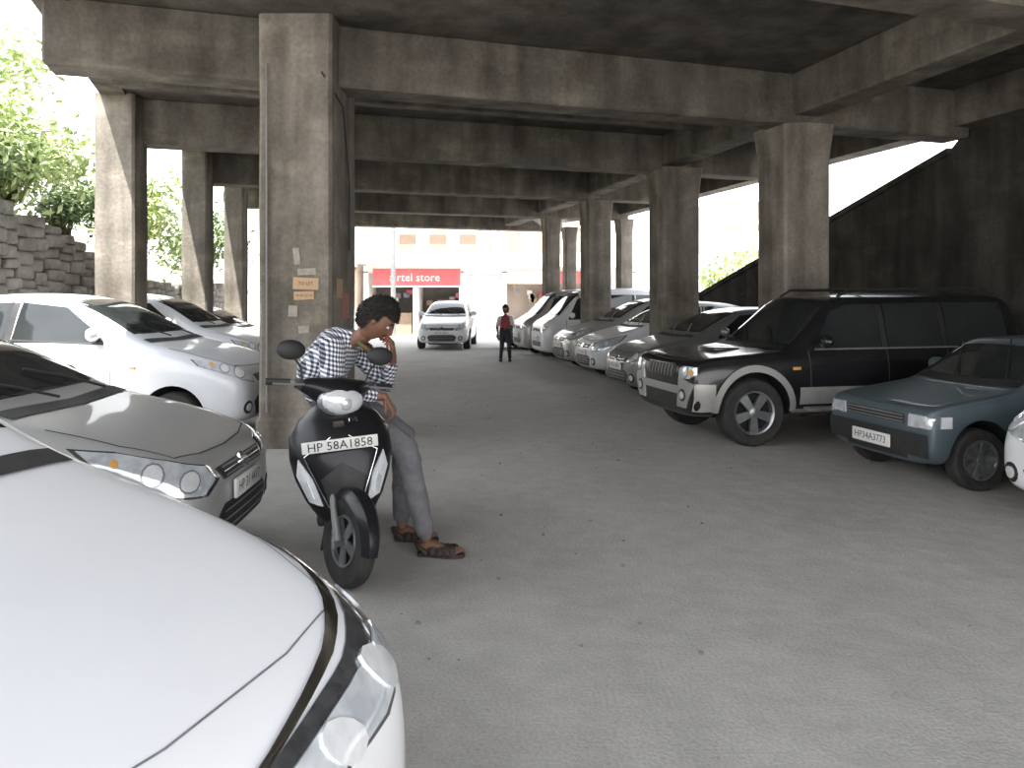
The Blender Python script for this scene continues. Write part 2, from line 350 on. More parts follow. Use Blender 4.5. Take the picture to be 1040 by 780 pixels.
def make_car(name, loc, ang, tpl, paint, sx=1, sy=1, sz=1, text_s='HP 31 4417', low=None, lampk=1.0, seamw=.009, plate=True, swept=False, mdx=0.0, wide=False):
    P=TPL[tpl]
    st=[(x*sx,zb*sz,be*sz,zt*sz,w*sy,wr*sy) for x,zb,be,zt,w,wr in P['st']]
    V=[];F=[];n=20
    for s in st:
        q=section(s); V+= [Vector(p) for p in q]+[Vector((p[0],-p[1],p[2])) for p in q[9:0:-1]]
    for i in range(len(st)-1):
        for j in range(n):
            k=(j+1)%n; F.append([i*n+k,i*n+j,(i+1)*n+j,(i+1)*n+k])
    for base,rev in ((0,False),((len(st)-1)*n,True)):
        F.append([base+0,base+1,base+19][::(1 if not rev else -1)])
        for i in range(1,9):
            f=[base+i,base+i+1,base+n-i-1,base+n-i]; F.append(f[::(1 if not rev else -1)])
        F.append([base+9,base+10,base+11][::(1 if not rev else -1)])
    me=bpy.data.meshes.new('b'); me.from_pydata(V,[],F)
    bm=bmesh.new(); bm.from_mesh(me); bmesh.ops.recalc_face_normals(bm,faces=bm.faces); bm.to_mesh(me); bm.free()
    me.materials.append(M[paint]); me.materials.append(M['well'])
    ob=bpy.data.objects.new('b',me); COL.objects.link(ob)
    sm=ob.modifiers.new('s','SUBSURF'); sm.levels=2; sm.render_levels=2
    m1=eval_mesh(ob)
    bvh=BVHTree.FromPolygons([v.co.copy() for v in m1.vertices],[list(p.vertices) for p in m1.polygons])
    r,ww=P['wh']; wx=[P['wx'][0]*sx,P['wx'][1]*sx]; hw=P['st'][9][4]*sy
    cb=MB()
    ra=r+(.055 if tpl!='suv' else .08)
    for x in wx:
        for s in (1,-1):
            rings=[[Vector((x+ra*math.cos(2*math.pi*k/32),y,r+.02+ra*math.sin(2*math.pi*k/32))) for k in range(32)] for y in ((hw-.32)*s,(hw+.4)*s)]
            loft(cb,rings,'well')
    cme=bpy.data.meshes.new('c'); cme.from_pydata(cb.v,[],cb.f)
    bm=bmesh.new(); bm.from_mesh(cme); bmesh.ops.recalc_face_normals(bm,faces=bm.faces); bm.to_mesh(cme); bm.free()
    cme.materials.append(M[paint]); cme.materials.append(M['well'])
    cme.polygons.foreach_set('material_index',[1]*len(cme.polygons))
    co=bpy.data.objects.new('c',cme); COL.objects.link(co)
    bo=ob.modifiers.new('bo','BOOLEAN'); bo.object=co; bo.operation='DIFFERENCE'; bo.solver='EXACT'
    m2=eval_mesh(ob)
    if len(m2.polygons)<500: m2=m1
    mb=MB()
    mb.mi(paint); mb.mi('well')
    mb.add([v.co.copy() for v in m2.vertices],[list(p.vertices) for p in m2.polygons],[ (M['well'] if p.material_index==1 else M[paint]) for p in m2.polygons])
    kill(ob); kill(co)
    pj=Proj(bvh,mb)
    S=lambda pts:[(a*sx,b*sz) for a,b in pts]
    Fc=lambda pts:[(a*sy,b*sz) for a,b in pts]
    ws=Fc(P['ws']); full=[(-a,b) for a,b in ws]+[(a,b) for a,b in ws[::-1] if a>0]
    pj.poly('front',full,'glass',.004,sub=8,rings=8)
    rw=Fc(P['rw']); pj.poly('rear',[(-a,b) for a,b in rw]+[(a,b) for a,b in rw[::-1]],'glass',.004)
    for s in (1,-1):
        for w in P['win']:
            pj.poly('side',S(w),'glass',.004,s)
        for i in range(len(P['win'])-1):
            a=P['win'][i]
            x0=a[-1][0]; z1=a[-2][1]; z0=a[-1][1]
            pj.strip('side',S([(x0+.04,z0+.01),(x0+.035,z1-.01)]),.075*sx,'blk',.003,s)
        d=P['doors']; zb=.26*sz if tpl!='suv' else .46
        beltz=P['win'][0][0][1]-.02
        for k,x in enumerate(d):
            pj.strip('side',[(x*sx,zb+.04),(x*sx,beltz*sz)],.010,'seam',.0015,s)
        pj.strip('side',[(d[0]*sx,zb+.04),(d[2]*sx,zb+.04)],.010,'seam',.0015,s)
        for k in (1,2):
            hx=(d[k]-.16)*sx; hz=(beltz-.09)*sz
            p=pj.ray('side',hx,hz,.012,s); rbox(mb,p,(.17,.03,.025),paint if tpl!='old' else 'blk',.01)
        pj.strip('side',[(wx[0]+r+.1,(.21 if tpl!='suv' else .40)*sz),(wx[1]-r-.1,(.21 if tpl!='suv' else .40)*sz)],.09,'blk' if tpl!='suv' else 'clad',.006,s)
        wl=P['win']
        pj.strip('side',S([(wl[0][0][0],wl[0][0][1]-.012),(wl[-1][-1][0],wl[-1][-1][1]-.012)]),.018,'blk' if tpl!='suv' else 'ringg',.007,s)
        for x in wx:
            pts=[(x+(ra+.012)*math.cos(t),r+.02+(ra+.012)*math.sin(t)) for t in [math.pi*(k/20) for k in range(21)]]
            pj.strip('side',pts,.02 if tpl!='suv' else .075,paint if tpl!='suv' else 'clad',.008 if tpl!='suv' else .022,s,step=.03)
        mx=P['win'][0][0][0]*sx+.10+mdx; mz=(P['win'][0][0][1]+.07)*sz
        p=pj.ray('side',mx,mz-.02,0,s)
        ellip(mb,(p.x-.03,p.y+.13*s,mz+.02),(.065,.115,.075),paint)
        ellip(mb,(p.x-.01,p.y+.13*s,mz+.02),(.06,.10,.062),'glass')
        tube(mb,[(p.x,p.y-.02*s,mz-.03),(p.x-.01,p.y+.09*s,mz-.01)],.022,'blk')
        if tpl=='hatch' and swept:
            hl=[(.20,.62),(.27,.56),(.50,.59),(.78,.73),(.93,.855),(.72,.83),(.46,.765),(.26,.70)]
            hl=[(a,b*sz) for a,b in hl]
            c=Vector((sum(p[0] for p in hl)/len(hl),sum(p[1] for p in hl)/len(hl)))
            pj.poly('swept',[tuple(c+(Vector(p)-c)*1.05) for p in hl],'bezel',.004,s,sub=7,rings=6)
            pj.poly('swept',[tuple(c+(Vector(p)-c)*.95) for p in hl],'lamp',.010,s,sub=7,rings=6)
            pj.circ('swept',.36,.65*sz,.056,'ringg',.013,s); pj.circ('swept',.36,.65*sz,.047,'lampw',.016,s)
            pj.circ('swept',.54,.705*sz,.060,'ringg',.013,s); pj.circ('swept',.54,.705*sz,.050,'lampw',.016,s)
            pj.circ('swept',.72,.775*sz,.020,'amber',.014,s)
        elif wide:
            hl=[(.06,.57),(.40,.59),(.86,.73),(1.0,.85),(.82,.815),(.42,.715),(.06,.655)]
            hl=[(a,b*sz) for a,b in hl]
            pj.poly('corner',hl,'bezel',.005,s,sub=8,rings=7)
            inner=[(.12,.585),(.38,.605),(.60,.665),(.60,.715),(.40,.69),(.12,.64)]
            pj.poly('corner',[(a,b*sz) for a,b in inner],'lamp',.011,s,sub=7,rings=5)
            pj.circ('corner',.26,.625*sz,.045,'lampw',.017,s); pj.circ('corner',.46,.665*sz,.05,'lampw',.017,s)
            pj.circ('corner',.72,.725*sz,.045,'ringg',.012,s)
            pj.strip('corner',[(.10,.665*sz),(.42,.73*sz),(.84,.83*sz)],.012,'chrome',.009,s)
        elif tpl in('hatch',):
            hl=[(a*(sx+sy)/2,b*sz) for a,b in P['hl']]
            c=Vector((sum(p[0] for p in hl)/len(hl),sum(p[1] for p in hl)/len(hl)))
            hl=[tuple(c+(Vector(p)-c)*lampk) for p in hl]
            big=[tuple(c+(Vector(p)-c)*1.05) for p in hl]
            pj.poly('corner',big,'blk',.003,s,sub=6)
            pj.poly('corner',hl,'lamp',.009,s,sub=6)
            k_=lampk
            pj.circ('corner',c.x-.10*k_,c.y-.02*sz,.060*sz,'ringg',.012,s); pj.circ('corner',c.x-.10*k_,c.y-.02*sz,.050*sz,'lampw',.018,s)
            pj.circ('corner',c.x+.05*k_,c.y+.025*sz,.046*sz,'ringg',.012,s); pj.circ('corner',c.x+.05*k_,c.y+.025*sz,.038*sz,'lampw',.016,s)
            pj.circ('corner',c.x+.17*k_,c.y+.07*sz,.018*sz,'amber',.013,s)
        else:
            hl=Fc(P['hl'])
            pj.poly('front',[(a,b) for a,b in hl],'lamp',.010,s,mirror_a=True)
            cx=sum(p[0] for p in hl)/len(hl); cz=sum(p[1] for p in hl)/len(hl)
            if tpl!='old':
                pj.circ('front',cx-.01,cz,.062,'ringg',.018,s,True)
                pj.circ('front',cx-.01,cz,.05,'lampw',.022,s,True)
                pj.circ('front',cx+.10,cz,.03,'amber',.018,s,True)
            else:
                z0,z1=.58*sz,.68*sz
                pj.poly('corner',[(.555,z0),(.555,z1),(.63,z1),(.63,z0)],'lampw',.012,s)
                pj.strip('front',[(.42,z0-.01),(.66,z0-.01)],.012,'chrome',.014,s,True)
        if P['fog']:
            a,b=P['fog']; pj.circ('front',a*sy,b*sz,.075,'blk',.006,s,True); pj.circ('front',a*sy,b*sz,.045,'lampw',.014,s,True)
        hz=(P['win'][0][0][1]-.12)*sz
        pj.poly('rear',[(.5*sy,hz-.12),(.5*sy,hz+.12),(.72*sy,hz+.14),(.74*sy,hz-.10)],'red',.012,s,mirror_a=True)
        p=pj.ray('side',wx[0]+r+.14,(beltz-.22)*sz,.006,s); rbox(mb,p,(.10 if tpl=='suv' else .06,.012,.035 if tpl=='suv' else .025),'amber',.005)
    g=Fc(P['grille']); it=Fc(P['intake'])
    if not wide: pj.poly('front',g,'blk',.008,sub=6)
    pj.poly('front',it,'blk',.006,sub=6)
    pz=P['plate']*sz; fx=pj.ray('front',0,pz,0).x-.02
    if tpl=='suv':
        for k in range(8):
            y=-.31+k*.62/7; pj.strip('front',[(y,.825*sz),(y,.965*sz)],.012,'rim',.018)
        pj.strip('front',[(-.36,.98*sz),(.36,.98*sz)],.014,'chrome',.016)
        pj.strip('front',[(-.50,.68*sz),(.50,.68*sz)],.09,low or 'grey',.02)
    elif tpl=='old':
        for k in range(3): pj.strip('front',[(-.37,(.60+k*.03)*sz),(.37,(.60+k*.03)*sz)],.008,'grey',.014)
        pj.strip('front',[(-.64,.42*sz),(.64,.42*sz)],.19,'blk',.03)
        fx-=.03
    elif not wide:
        zc=(g[0][1]+g[1][1])/2
        for k in (-1,0,1): pj.strip('front',[(-.34*sy,zc+k*.022),(.34*sy,zc+k*.022)],.008,'chrome' if k==0 else 'grey',.016)
        for k in range(3): pj.strip('front',[(-.38*sy,it[0][1]+.05+k*.05),(.38*sy,it[0][1]+.05+k*.05)],.01,'grey',.012)
        pj.circ('front',0,zc,.055*sz,'chrome',.03,ry=.042*sz)
    hx0=st[2][0]+.02
    hx1=st[4][0]+.02
    hwid=st[4][5]
    pj.strip('top',[(hx1,hwid*.98),(st[3][0],st[3][5]*.98),(hx0,st[2][5]*.93),(hx0-.05,st[2][5]*.55),(hx0-.07,0),(hx0-.05,-st[2][5]*.55),(hx0,-st[2][5]*.93),(st[3][0],-st[3][5]*.98),(hx1,-hwid*.98)],seamw,'seam' if not wide else 'ringg',.002)
    ci=5
    pj.strip('top',[(st[ci][0]+.02,-hwid*.93),(st[ci][0]-.03,0),(st[ci][0]+.02,hwid*.93)],.10,'blk',.006)
    for y0 in (-.45,.12):
        a=pj.ray('top',st[ci][0]+.03,y0*sy,.03); b=pj.ray('top',st[ci+1][0]+.20,(y0+.42)*sy,.02)
        tube(mb,[a,(a+b)/2+Vector((0,0,.012)),b],.009,'blk',5)
    if plate:
        rbox(mb,(fx,0,pz),(.02,.50,.115),'plate',.006)
        text(mb,text_s,.088,'ink',T(fx-.0115,0,pz-.0)@RZ(-90)@RX(90))
    for x in wx:
        for s in (-1,1):
            X=T(x,(hw-ww/2-.015)*s,r)@(Matrix.Identity(4) if s<0 else RZ(180))
            wheel(mb,X,r,ww,r*.66,'rim',5 if tpl!='old' else 8,disc=(tpl in('old','van')))
    rbox(mb,(st[-1][0]/2,0,st[8][1]+.03),(st[-1][0]*.86,hw*1.1,.10),'well',.02)
    tube(mb,[(st[-3][0]-.35,-.1,st[9][3]-.0),(st[-3][0]-.15,-.1,st[9][3]+.16)],.004,'blk',5)
    if tpl=='suv':
        for s in (1,-1):
            tube(mb,[(1.95,.60*s,1.84*sz),(2.1,.60*s,1.935*sz),(3.9,.60*s,1.95*sz),(4.1,.60*s,1.86*sz)],.018,'blk',8)
            rbox(mb,(2.2,.90*s,.40),(1.7,.14,.05),'grey',.02)
            pj.strip('side',[(1.28,.55),(3.0,.55)],.19,'clad',.012,s)
        for x in (2.4,3.5): tube(mb,[(x,-.60,1.935*sz),(x,0,1.945*sz),(x,.60,1.935*sz)],.014,'blk',8)
        for q in (1,-1):
            pj.poly('front',[(.66*q,.42),(.82*q,.70),(.50*q,.76),(.46*q,.42)],low or 'grey',.016)
            pj.circ('front',.6*q,.56,.07,'blk',.024); pj.circ('front',.6*q,.56,.045,'lampw',.03)
            pj.strip('side',[(.04,.55),(.26,.55)],.30,low or 'grey',.012,q)
        rbox(mb,(.75,0,1.145*sz),(.34,.42,.05),'black',.02)
        rbox(mb,(.59,0,1.15*sz),(.02,.34,.025),'blk',.005)
        wheel(mb,T(4.50,0,1.0)@RZ(90),.34,.2,.2,'rim')
    X=T(*loc)@RZ(ang)
    return mb.obj(name,X)

RA=13
def place(corner, halfw, ang):
    a=math.radians(ang); return (corner[0]-math.sin(a)*halfw, corner[1]+math.cos(a)*halfw, 0)
make_car('old_hatchback_car', place((3.50,6.55),.71,RA), RA, 'old','green', text_s='HP34A3773', sz=.94)
make_car('suv_car', place((1.97,8.5),.89,RA), RA, 'suv','black', text_s='HP 01 2210', low='silver2', sz=.90, plate=False)
make_car('hatchback_car', place((3.98,4.45),.83,RA), RA, 'hatch','white', text_s='HP 12 0420', plate=False)
make_car('hatchback_car', place((1.93,12.3),.85,RA), RA, 'hatch','dsilver')
make_car('hatchback_car', place((1.62,15.3),.83,RA), RA, 'hatch','white', sz=1.05, sy=.98, swept=True)
make_car('compact_suv_car', place((1.25,17.3),.83,RA), RA, 'hatch','silver2', sx=1.04,sy=.98,sz=1.1)
make_car('van_car', place((.80,20.0),.74,RA), RA, 'van','white',sz=1.05)
make_car('van_car', place((.30,21.8),.74,RA), RA, 'van','silver2',sz=1.05)
make_car('hatchback_car', place((-.22,24.5),.85,RA), RA, 'hatch','darkcar')
make_car('hatchback_car', (-2.2,24.6,0), 88, 'hatch','white', sz=1.03)
def lplace(F, heading): return (F[0],F[1],0), 180+heading
l,a=lplace((-.45,1.32),-21); make_car('hatchback_car', l,a,'hatch','white', sx=1.22,sy=1.04,sz=1.15,seamw=.004,wide=True,mdx=.22)
l,a=lplace((-1.66,4.90),2); make_car('hatchback_car', l,a,'hatch','silver', sx=1.02,sy=1.0,sz=1.0,swept=True)
l,a=lplace((-2.92,9.5),-2); make_car('mpv_car', l,a,'hatch','pearl', sx=1.10,sy=1.03,sz=1.14)
l,a=lplace((-3.98,13.45),0); make_car('mpv_car', l,a,'hatch','white', sx=1.0,sy=1.0,sz=1.15)
l,a=lplace((-5.02,17.5),0); make_car('hatchback_car', l,a,'hatch','silver2',sx=.9)

# ------------------------------------------------------------------ ground
def ground_mat():
    m=bpy.data.materials.new('dusty_concrete_floor'); m.use_nodes=True; nt=m.node_tree;N=nt.nodes;L=nt.links;b=N['Principled BSDF']
    b.inputs['Roughness'].default_value=.82; b.inputs['Specular IOR Level'].default_value=.35
    tc=N.new('ShaderNodeTexCoord')
    def nz(s,d=6,st=(1,1,1)):
        mp=N.new('ShaderNodeMapping'); mp.inputs['Scale'].default_value=st; L.new(tc.outputs['Object'],mp.inputs[0])
        n=N.new('ShaderNodeTexNoise'); n.inputs['Scale'].default_value=s; n.inputs['Detail'].default_value=d; L.new(mp.outputs[0],n.inputs['Vector']); return n
    def rp(n,a,b2,c,d):
        r=N.new('ShaderNodeValToRGB'); e=r.color_ramp.elements; e[0].position=a;e[1].position=b2;e[0].color=(*c,1);e[1].color=(*d,1); L.new(n.outputs['Fac'],r.inputs['Fac']); return r.outputs[0]
    def mul(x,y):
        mx=N.new('ShaderNodeMix'); mx.data_type='RGBA'; mx.blend_type='MULTIPLY'; mx.inputs[0].default_value=1; L.new(x,mx.inputs[6]);L.new(y,mx.inputs[7]);return mx.outputs[2]
    a=nz(.45,5,(1,.45,1)); f=nz(60); g=nz(5); k=nz(1.3,6,(1,.7,1))
    c=mul(mul(mul(rp(a,.3,.7,(.41,.398,.378),(.475,.46,.435)),rp(f,.35,.65,(.88,.88,.88),(1.08,1.08,1.08))),rp(g,.4,.6,(.94,.94,.94),(1.02,1.02,1.02))),rp(k,.38,.62,(.94,.94,.945),(1.03,1.028,1.02)))
    v=N.new('ShaderNodeTexVoronoi'); v.inputs['Scale'].default_value=9; v.inputs['Randomness'].default_value=1
    L.new(tc.outputs['Object'],v.inputs['Vector'])
    r=N.new('ShaderNodeValToRGB'); e=r.color_ramp.elements; e[0].position=.05;e[1].position=.08; e[0].color=(.8,.8,.8,1);e[1].color=(1,1,1,1); L.new(v.outputs['Distance'],r.inputs['Fac'])
    c=mul(c,r.outputs[0]); L.new(c,b.inputs['Base Color'])
    bp=N.new('ShaderNodeBump'); bp.inputs['Strength'].default_value=.3; bp.inputs['Distance'].default_value=.02; L.new(f.outputs['Fac'],bp.inputs['Height'])
    bp2=N.new('ShaderNodeBump'); bp2.inputs['Strength'].default_value=.25; bp2.inputs['Distance'].default_value=.05; L.new(g.outputs['Fac'],bp2.inputs['Height']); L.new(bp.outputs[0],bp2.inputs['Normal']); L.new(bp2.outputs[0],b.inputs['Normal'])
    return m
M['ground']=ground_mat()
mb=MB(); mb.add([(-60,-20,0),(60,-20,0),(60,90,0),(-60,90,0)],[[0,1,2,3]],'ground'); mb.obj('ground')
mb=MB()
for i in range(110):
    x=random.uniform(-1.2,4.5); y=random.uniform(2.2,14); r=random.uniform(.005,.015)
    ellip(mb,(x,y,r*.35),(r,r*random.uniform(.7,1.2),r*.6),'stone',nu=6,nv=4)
mb.obj('ground_pebbles')

# ------------------------------------------------------------------ bridge
u=Vector((-.245,.97)); v=Vector((.951,.309)); B0=Vector((-2.37,9.25))
SOF=4.75; BB=4.05
left=[Vector(p) for p in [(-4.2,-1.5),(-4.9,8.0),(-6.3,12.2),(-6.85,16.1),(-6.95,18.8),(-8.2,28)]]
right=[Vector((7.2-.26*(y-11),y)) for y in (-1.5,12,20,28)]
def bar(mb,p,q,w,z0,z1,mat,bev=0):
    p=Vector(p);q=Vector(q); d=(q-p); L_=d.length; a=math.degrees(math.atan2(d.y,d.x)); c=(p+q)/2
    rbox(mb,(c.x,c.y,(z0+z1)/2),(L_,w,z1-z0),mat,bev,R=RZ(a),seg=1)
def isect(p,d,a,b):
    e=b-a; den=d.x*e.y-d.y*e.x
    if abs(den)<1e-9: return None
    t=((a.x-p.x)*e.y-(a.y-p.y)*e.x)/den; s=((a.x-p.x)*d.y-(a.y-p.y)*d.x)/den
    return t if -0.001<=s<=1.001 else None
mb=MB()
poly=left+right[::-1]; n=len(poly)
V=[(p.x,p.y,SOF) for p in poly]+[(p.x,p.y,SOF+.35) for p in poly]
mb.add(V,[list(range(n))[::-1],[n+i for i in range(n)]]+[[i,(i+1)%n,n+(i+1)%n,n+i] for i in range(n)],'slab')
for i in range(len(left)-1): bar(mb,left[i]+Vector((.18,0)),left[i+1]+Vector((.18,0)),.36,SOF-.05,SOF+.75,'conc')
for i in range(len(right)-1): bar(mb,right[i]-Vector((.2,0)),right[i+1]-Vector((.2,0)),.4,BB+.15,SOF+.75,'conc')
B1=B0-Vector((0,.15))
rows=[-8.6,-4.3,0,4.3,8.6,13,17.6]
for s in rows:
    p=B1+u*s; tl=None; tr=None
    for i in range(len(left)-1):
        t=isect(p,v,left[i],left[i+1]); tl=t if t is not None else tl
    for i in range(len(right)-1):
        t=isect(p,v,right[i],right[i+1]); tr=t if t is not None else tr
    tl=tl if tl is not None else -3; tr=tr if tr is not None else 9
    bar(mb,p+v*(tl+.1),p+v*(tr-.1),.5,BB,SOF+.01,'conc',.03)
for s in (2.15,6.45,10.8,15.3):
    p=B1+u*s
    bar(mb,p+v*(-2.5),p+v*8.3,.22,SOF-.3,SOF+.01,'conc')
cr0=Vector((4.03,11.25)); ur=Vector((-.24,.97))
bar(mb,cr0-ur*11,cr0+ur*17,.45,BB+.12,SOF+.01,'conc',.03)
bar(mb,B1,B1+u*18,.45,BB+.2,SOF+.01,'conc',.03)
mb.obj('ceiling',flat=True)

def column(x,y,wx,wy,ang,z=BB+.03,mat='concc',haunch=0):
    mb=MB(); ch=.035
    def ring(zz,e=0):
        a=wx/2+e;b=wy/2+e
        return [Vector(p) for p in [(-a+ch,-b,zz),(a-ch,-b,zz),(a,-b+ch,zz),(a,b-ch,zz),(a-ch,b,zz),(-a+ch,b,zz),(-a,b-ch,zz),(-a,-b+ch,zz)]]
    if haunch: loft(mb,[ring(0,.03),ring(.3,.03),ring(.34),ring(z-.5),ring(z,haunch)],mat)
    else:
        zs=[0,.3,.34]+[.34+(z-.34)*k/4 for k in range(1,5)]
        loft(mb,[ring(zz,.03 if zz<.32 else (0.004*math.sin(zz*3))) for zz in zs],mat)
    X=T(x,y,0)@RZ(ang); return mb,X
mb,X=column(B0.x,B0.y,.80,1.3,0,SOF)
fy=-.65-.006
def paper(mb,x,z,w,h,mat,ang=0):
    rbox(mb,(x,fy,z),(w,.006,h),mat,0,R=RY(ang))
paper(mb,.12,1.80,.28,.13,'orange',2); paper(mb,.10,1.67,.22,.09,'orange',-2); paper(mb,.13,1.93,.2,.07,'paper',-3)
paper(mb,.02,2.1,.07,.18,'paper',-6); paper(mb,-.02,1.50,.10,.12,'paper',2); paper(mb,.1,1.3,.12,.08,'paper',-4)
text(mb,'TO LET',.05,'ink',T(.12,fy-.004,1.80)@RX(90)); text(mb,'94180 22110',.035,'ink',T(.10,fy-.004,1.67)@RX(90))
rbox(mb,(.403,-.25,1.75),(.006,.3,.22),'orange'); rbox(mb,(.403,.05,1.55),(.006,.4,.3),'redp')
tube(mb,[(-.3,-.68,0.4),(-.3,-.68,4.2)],.010,'grey',6)
tube(mb,[(.44,.1,2.2),(.44,.1,3.0),(.46,-.35,3.8),(.3,-.70,4.1)],.010,'blk',6)
mb.obj('concrete_column',X,30)
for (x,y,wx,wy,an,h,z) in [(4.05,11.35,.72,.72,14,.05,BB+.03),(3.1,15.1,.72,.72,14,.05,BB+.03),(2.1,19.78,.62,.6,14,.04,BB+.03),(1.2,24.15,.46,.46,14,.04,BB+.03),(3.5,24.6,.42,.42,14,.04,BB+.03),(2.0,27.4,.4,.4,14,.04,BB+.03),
                     (-6.02,12.15,.58,.58,5,0,SOF-.02),(-6.42,16.1,.50,.50,5,0,SOF-.02),(-6.62,18.9,.46,.46,5,0,SOF-.02),(-3.35,12.9,.7,.7,0,0,BB+.03),(-4.55,17.45,.7,.7,0,0,BB+.03),(-5.7,21.7,.6,.6,0,0,BB+.03)]:
    mb,X=column(x,y,wx,wy,an,z,'concc',h); mb.obj('concrete_column',X,30)

def wr(y): return 7.2-.26*(y-11)
mb=MB()
prof=[(-1.5,4.2),(12.0,4.2),(12.3,3.95),(20.8,1.50),(24,1.0),(28,.8)]
V=[];F=[]
for i,(y,z) in enumerate(prof):
    x=wr(y)
    V+=[(x-.02,y,0),(x-.02,y,z),(x+.45,y,z),(x+.45,y,0)]
for i in range(len(prof)-1):
    a=4*i;b=4*i+4
    F+=[[a,a+1,b+1,b],[a+1,a+2,b+2,b+1],[a+2,a+3,b+3,b+2]]
F+=[[0,3,2,1],[len(V)-4,len(V)-3,len(V)-2,len(V)-1]]
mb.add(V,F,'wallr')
for (y0,z0),(y1,z1) in [((12.3,3.9),(20.8,1.48)),((20.8,1.48),(24,1.0)),((24,1.0),(28,.8))]:
    x0=wr(y0);x1=wr(y1); V=[]
    for x,y,z in ((x0,y0,z0),(x1,y1,z1)):
        V+=[(x-.08,y,z-.02),(x-.08,y,z+.08),(x+.5,y,z+.08),(x+.5,y,z-.02)]
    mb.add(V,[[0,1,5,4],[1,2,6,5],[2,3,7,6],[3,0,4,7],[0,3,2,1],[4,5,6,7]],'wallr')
mb.obj('wall_right',flat=True)

def lx(y): return -8.0-.12*(y-12)
mb=MB()
y=5.0
while y<30:
    L_=random.uniform(.35,.6)
    top=max(1.9,3.2-.2*(y-12)) if y>12 else 3.2
    z=0
    while z<top:
        hh=random.uniform(.14,.25)
        rbox(mb,(lx(y)-.25+random.uniform(-.04,.04),y+L_/2+random.uniform(-.08,.08),z+hh/2),(.45,L_*random.uniform(.85,1.02),hh*.97),'stone',.035,seg=1,R=RX(random.uniform(-4,4)))
        z+=hh
    y+=L_
mb.obj('stone_wall',None,50)
mb=MB(); V=[];F=[]; ny=26;nx=8
for i in range(ny):
    for j in range(nx):
        yy=4+i*1.3; top=(max(1.85,3.15-.2*(yy-12)) if yy>12 else 3.15)-.08
        xx=lx(yy)-.4-j*1.4; V.append((xx,yy,top+j*.42+(.35*noise.noise(Vector((xx,yy,0))) if j>0 else 0)))
for i in range(ny-1):
    for j in range(nx-1): F.append([i*nx+j,i*nx+j+1,(i+1)*nx+j+1,(i+1)*nx+j])
mb.add(V,F,'earth'); mb.obj('hillside')

def tree(name,base,h,spread,nleaf,lsize,mat,cl=26):
    mb=MB(); base=Vector(base); tips=[]
    for i in range(9):
        a=2*math.pi*i/9+random.uniform(-.3,.3); rr=random.uniform(.3,1)*spread
        tip=base+Vector((math.cos(a)*rr,math.sin(a)*rr,h*random.uniform(.6,1)))
        mid=base.lerp(tip,.5)+Vector((random.uniform(-.2,.2),random.uniform(-.2,.2),.25))
        tube(mb,[base+Vector((math.cos(a)*.05,math.sin(a)*.05,-.3)),base.lerp(mid,.5),mid,tip],[.05,.04,.028,.008],'bark',6)
        tips+=[mid.lerp(tip,.3),mid.lerp(tip,.7),tip,mid]
    cs=[random.choice(tips)+Vector((random.gauss(0,.25),random.gauss(0,.25),random.gauss(0,.2)))*spread/1.2 for _ in range(cl)]
    V=[];F=[]
    for i in range(nleaf):
        c=random.choice(cs); p=c+Vector((random.gauss(0,.22),random.gauss(0,.22),random.gauss(0,.2)))*spread/1.1
        d=Vector((random.uniform(-1,1),random.uniform(-1,1),random.uniform(-.9,.3))).normalized(); s=d.cross(Vector((random.random(),random.random(),1))).normalized(); nn=s.cross(d)
        l=lsize*random.uniform(.6,1.3); w=l*.22; o=len(V)
        V+=[p,p+d*l*.5+s*w-nn*.01,p+d*l-nn*l*.15,p+d*l*.5-s*w-nn*.01,p+d*l*.5+nn*l*.06]
        F+=[[o,o+1,o+4],[o+1,o+2,o+4],[o+2,o+3,o+4],[o+3,o,o+4]]
    mb.add(V,F,mat); return mb.obj(name,flat=True)
tree('shrub_tree',(-8.9,13.4,2.8),2.3,1.4,5200,.20,'leaf',36)
tree('shrub_tree',(-9.6,11.8,3.0),2.2,1.4,3200,.20,'leaf',28)
tree('shrub_tree',(-9.3,19.3,2.0),2.6,1.2,3000,.20,'leaf',26)
tree('shrub_tree',(-11.2,16.9,3.0),2.4,1.4,2600,.22,'leaf',24)
tree('shrub_tree',(-10.3,26.0,1.9),2.4,1.4,2600,.22,'leaf2',24)
tree('shrub_tree',(-8.7,15.3,2.5),1.2,.8,1800,.16,'leaf2',20)
tree('shrub_tree',(-8.7,12.2,3.1),1.0,.8,1500,.16,'leaf2',20)

# ------------------------------------------------------------------ far street
mb=MB()
def bx(x0,x1,y0,y1,z0,z1,mat,bev=0): rbox(mb,((x0+x1)/2,(y0+y1)/2,(z0+z1)/2),(x1-x0,y1-y0,z1-z0),mat,bev,seg=1)
YF=35
bx(-10.5,-6.9,YF,YF+5,0,6,'plaster2')
for z in (1.2,3.4):
    for x in (-9.6,-7.9): bx(x,x+.9,YF-.05,YF+.05,z,z+1.2,'dark')
bx(-10.5,-6.9,YF-1,YF,2.9,3.0,'wood'); bx(-10.5,-6.9,YF-1,YF-.95,3.0,3.8,'wood')
mb.obj('balcony_house',flat=True)
mb=MB()
bx(-6.6,5.5,YF+2.2,YF+5.6,0,3.0,'plaster')
bx(-6.6,5.5,YF,YF+2.3,2.75,3.05,'plaster')
for x in (-6.6,-4.4,-2.35,-.45,1.6,3.6,5.3): bx(x,x+.22,YF,YF+2.3,0,2.8,'plaster')
bx(-6.4,-2.3,YF+2.0,YF+2.2,0,2.75,'dark'); bx(-2.3,5.4,YF+2.0,YF+2.2,0,2.75,'plaster2')
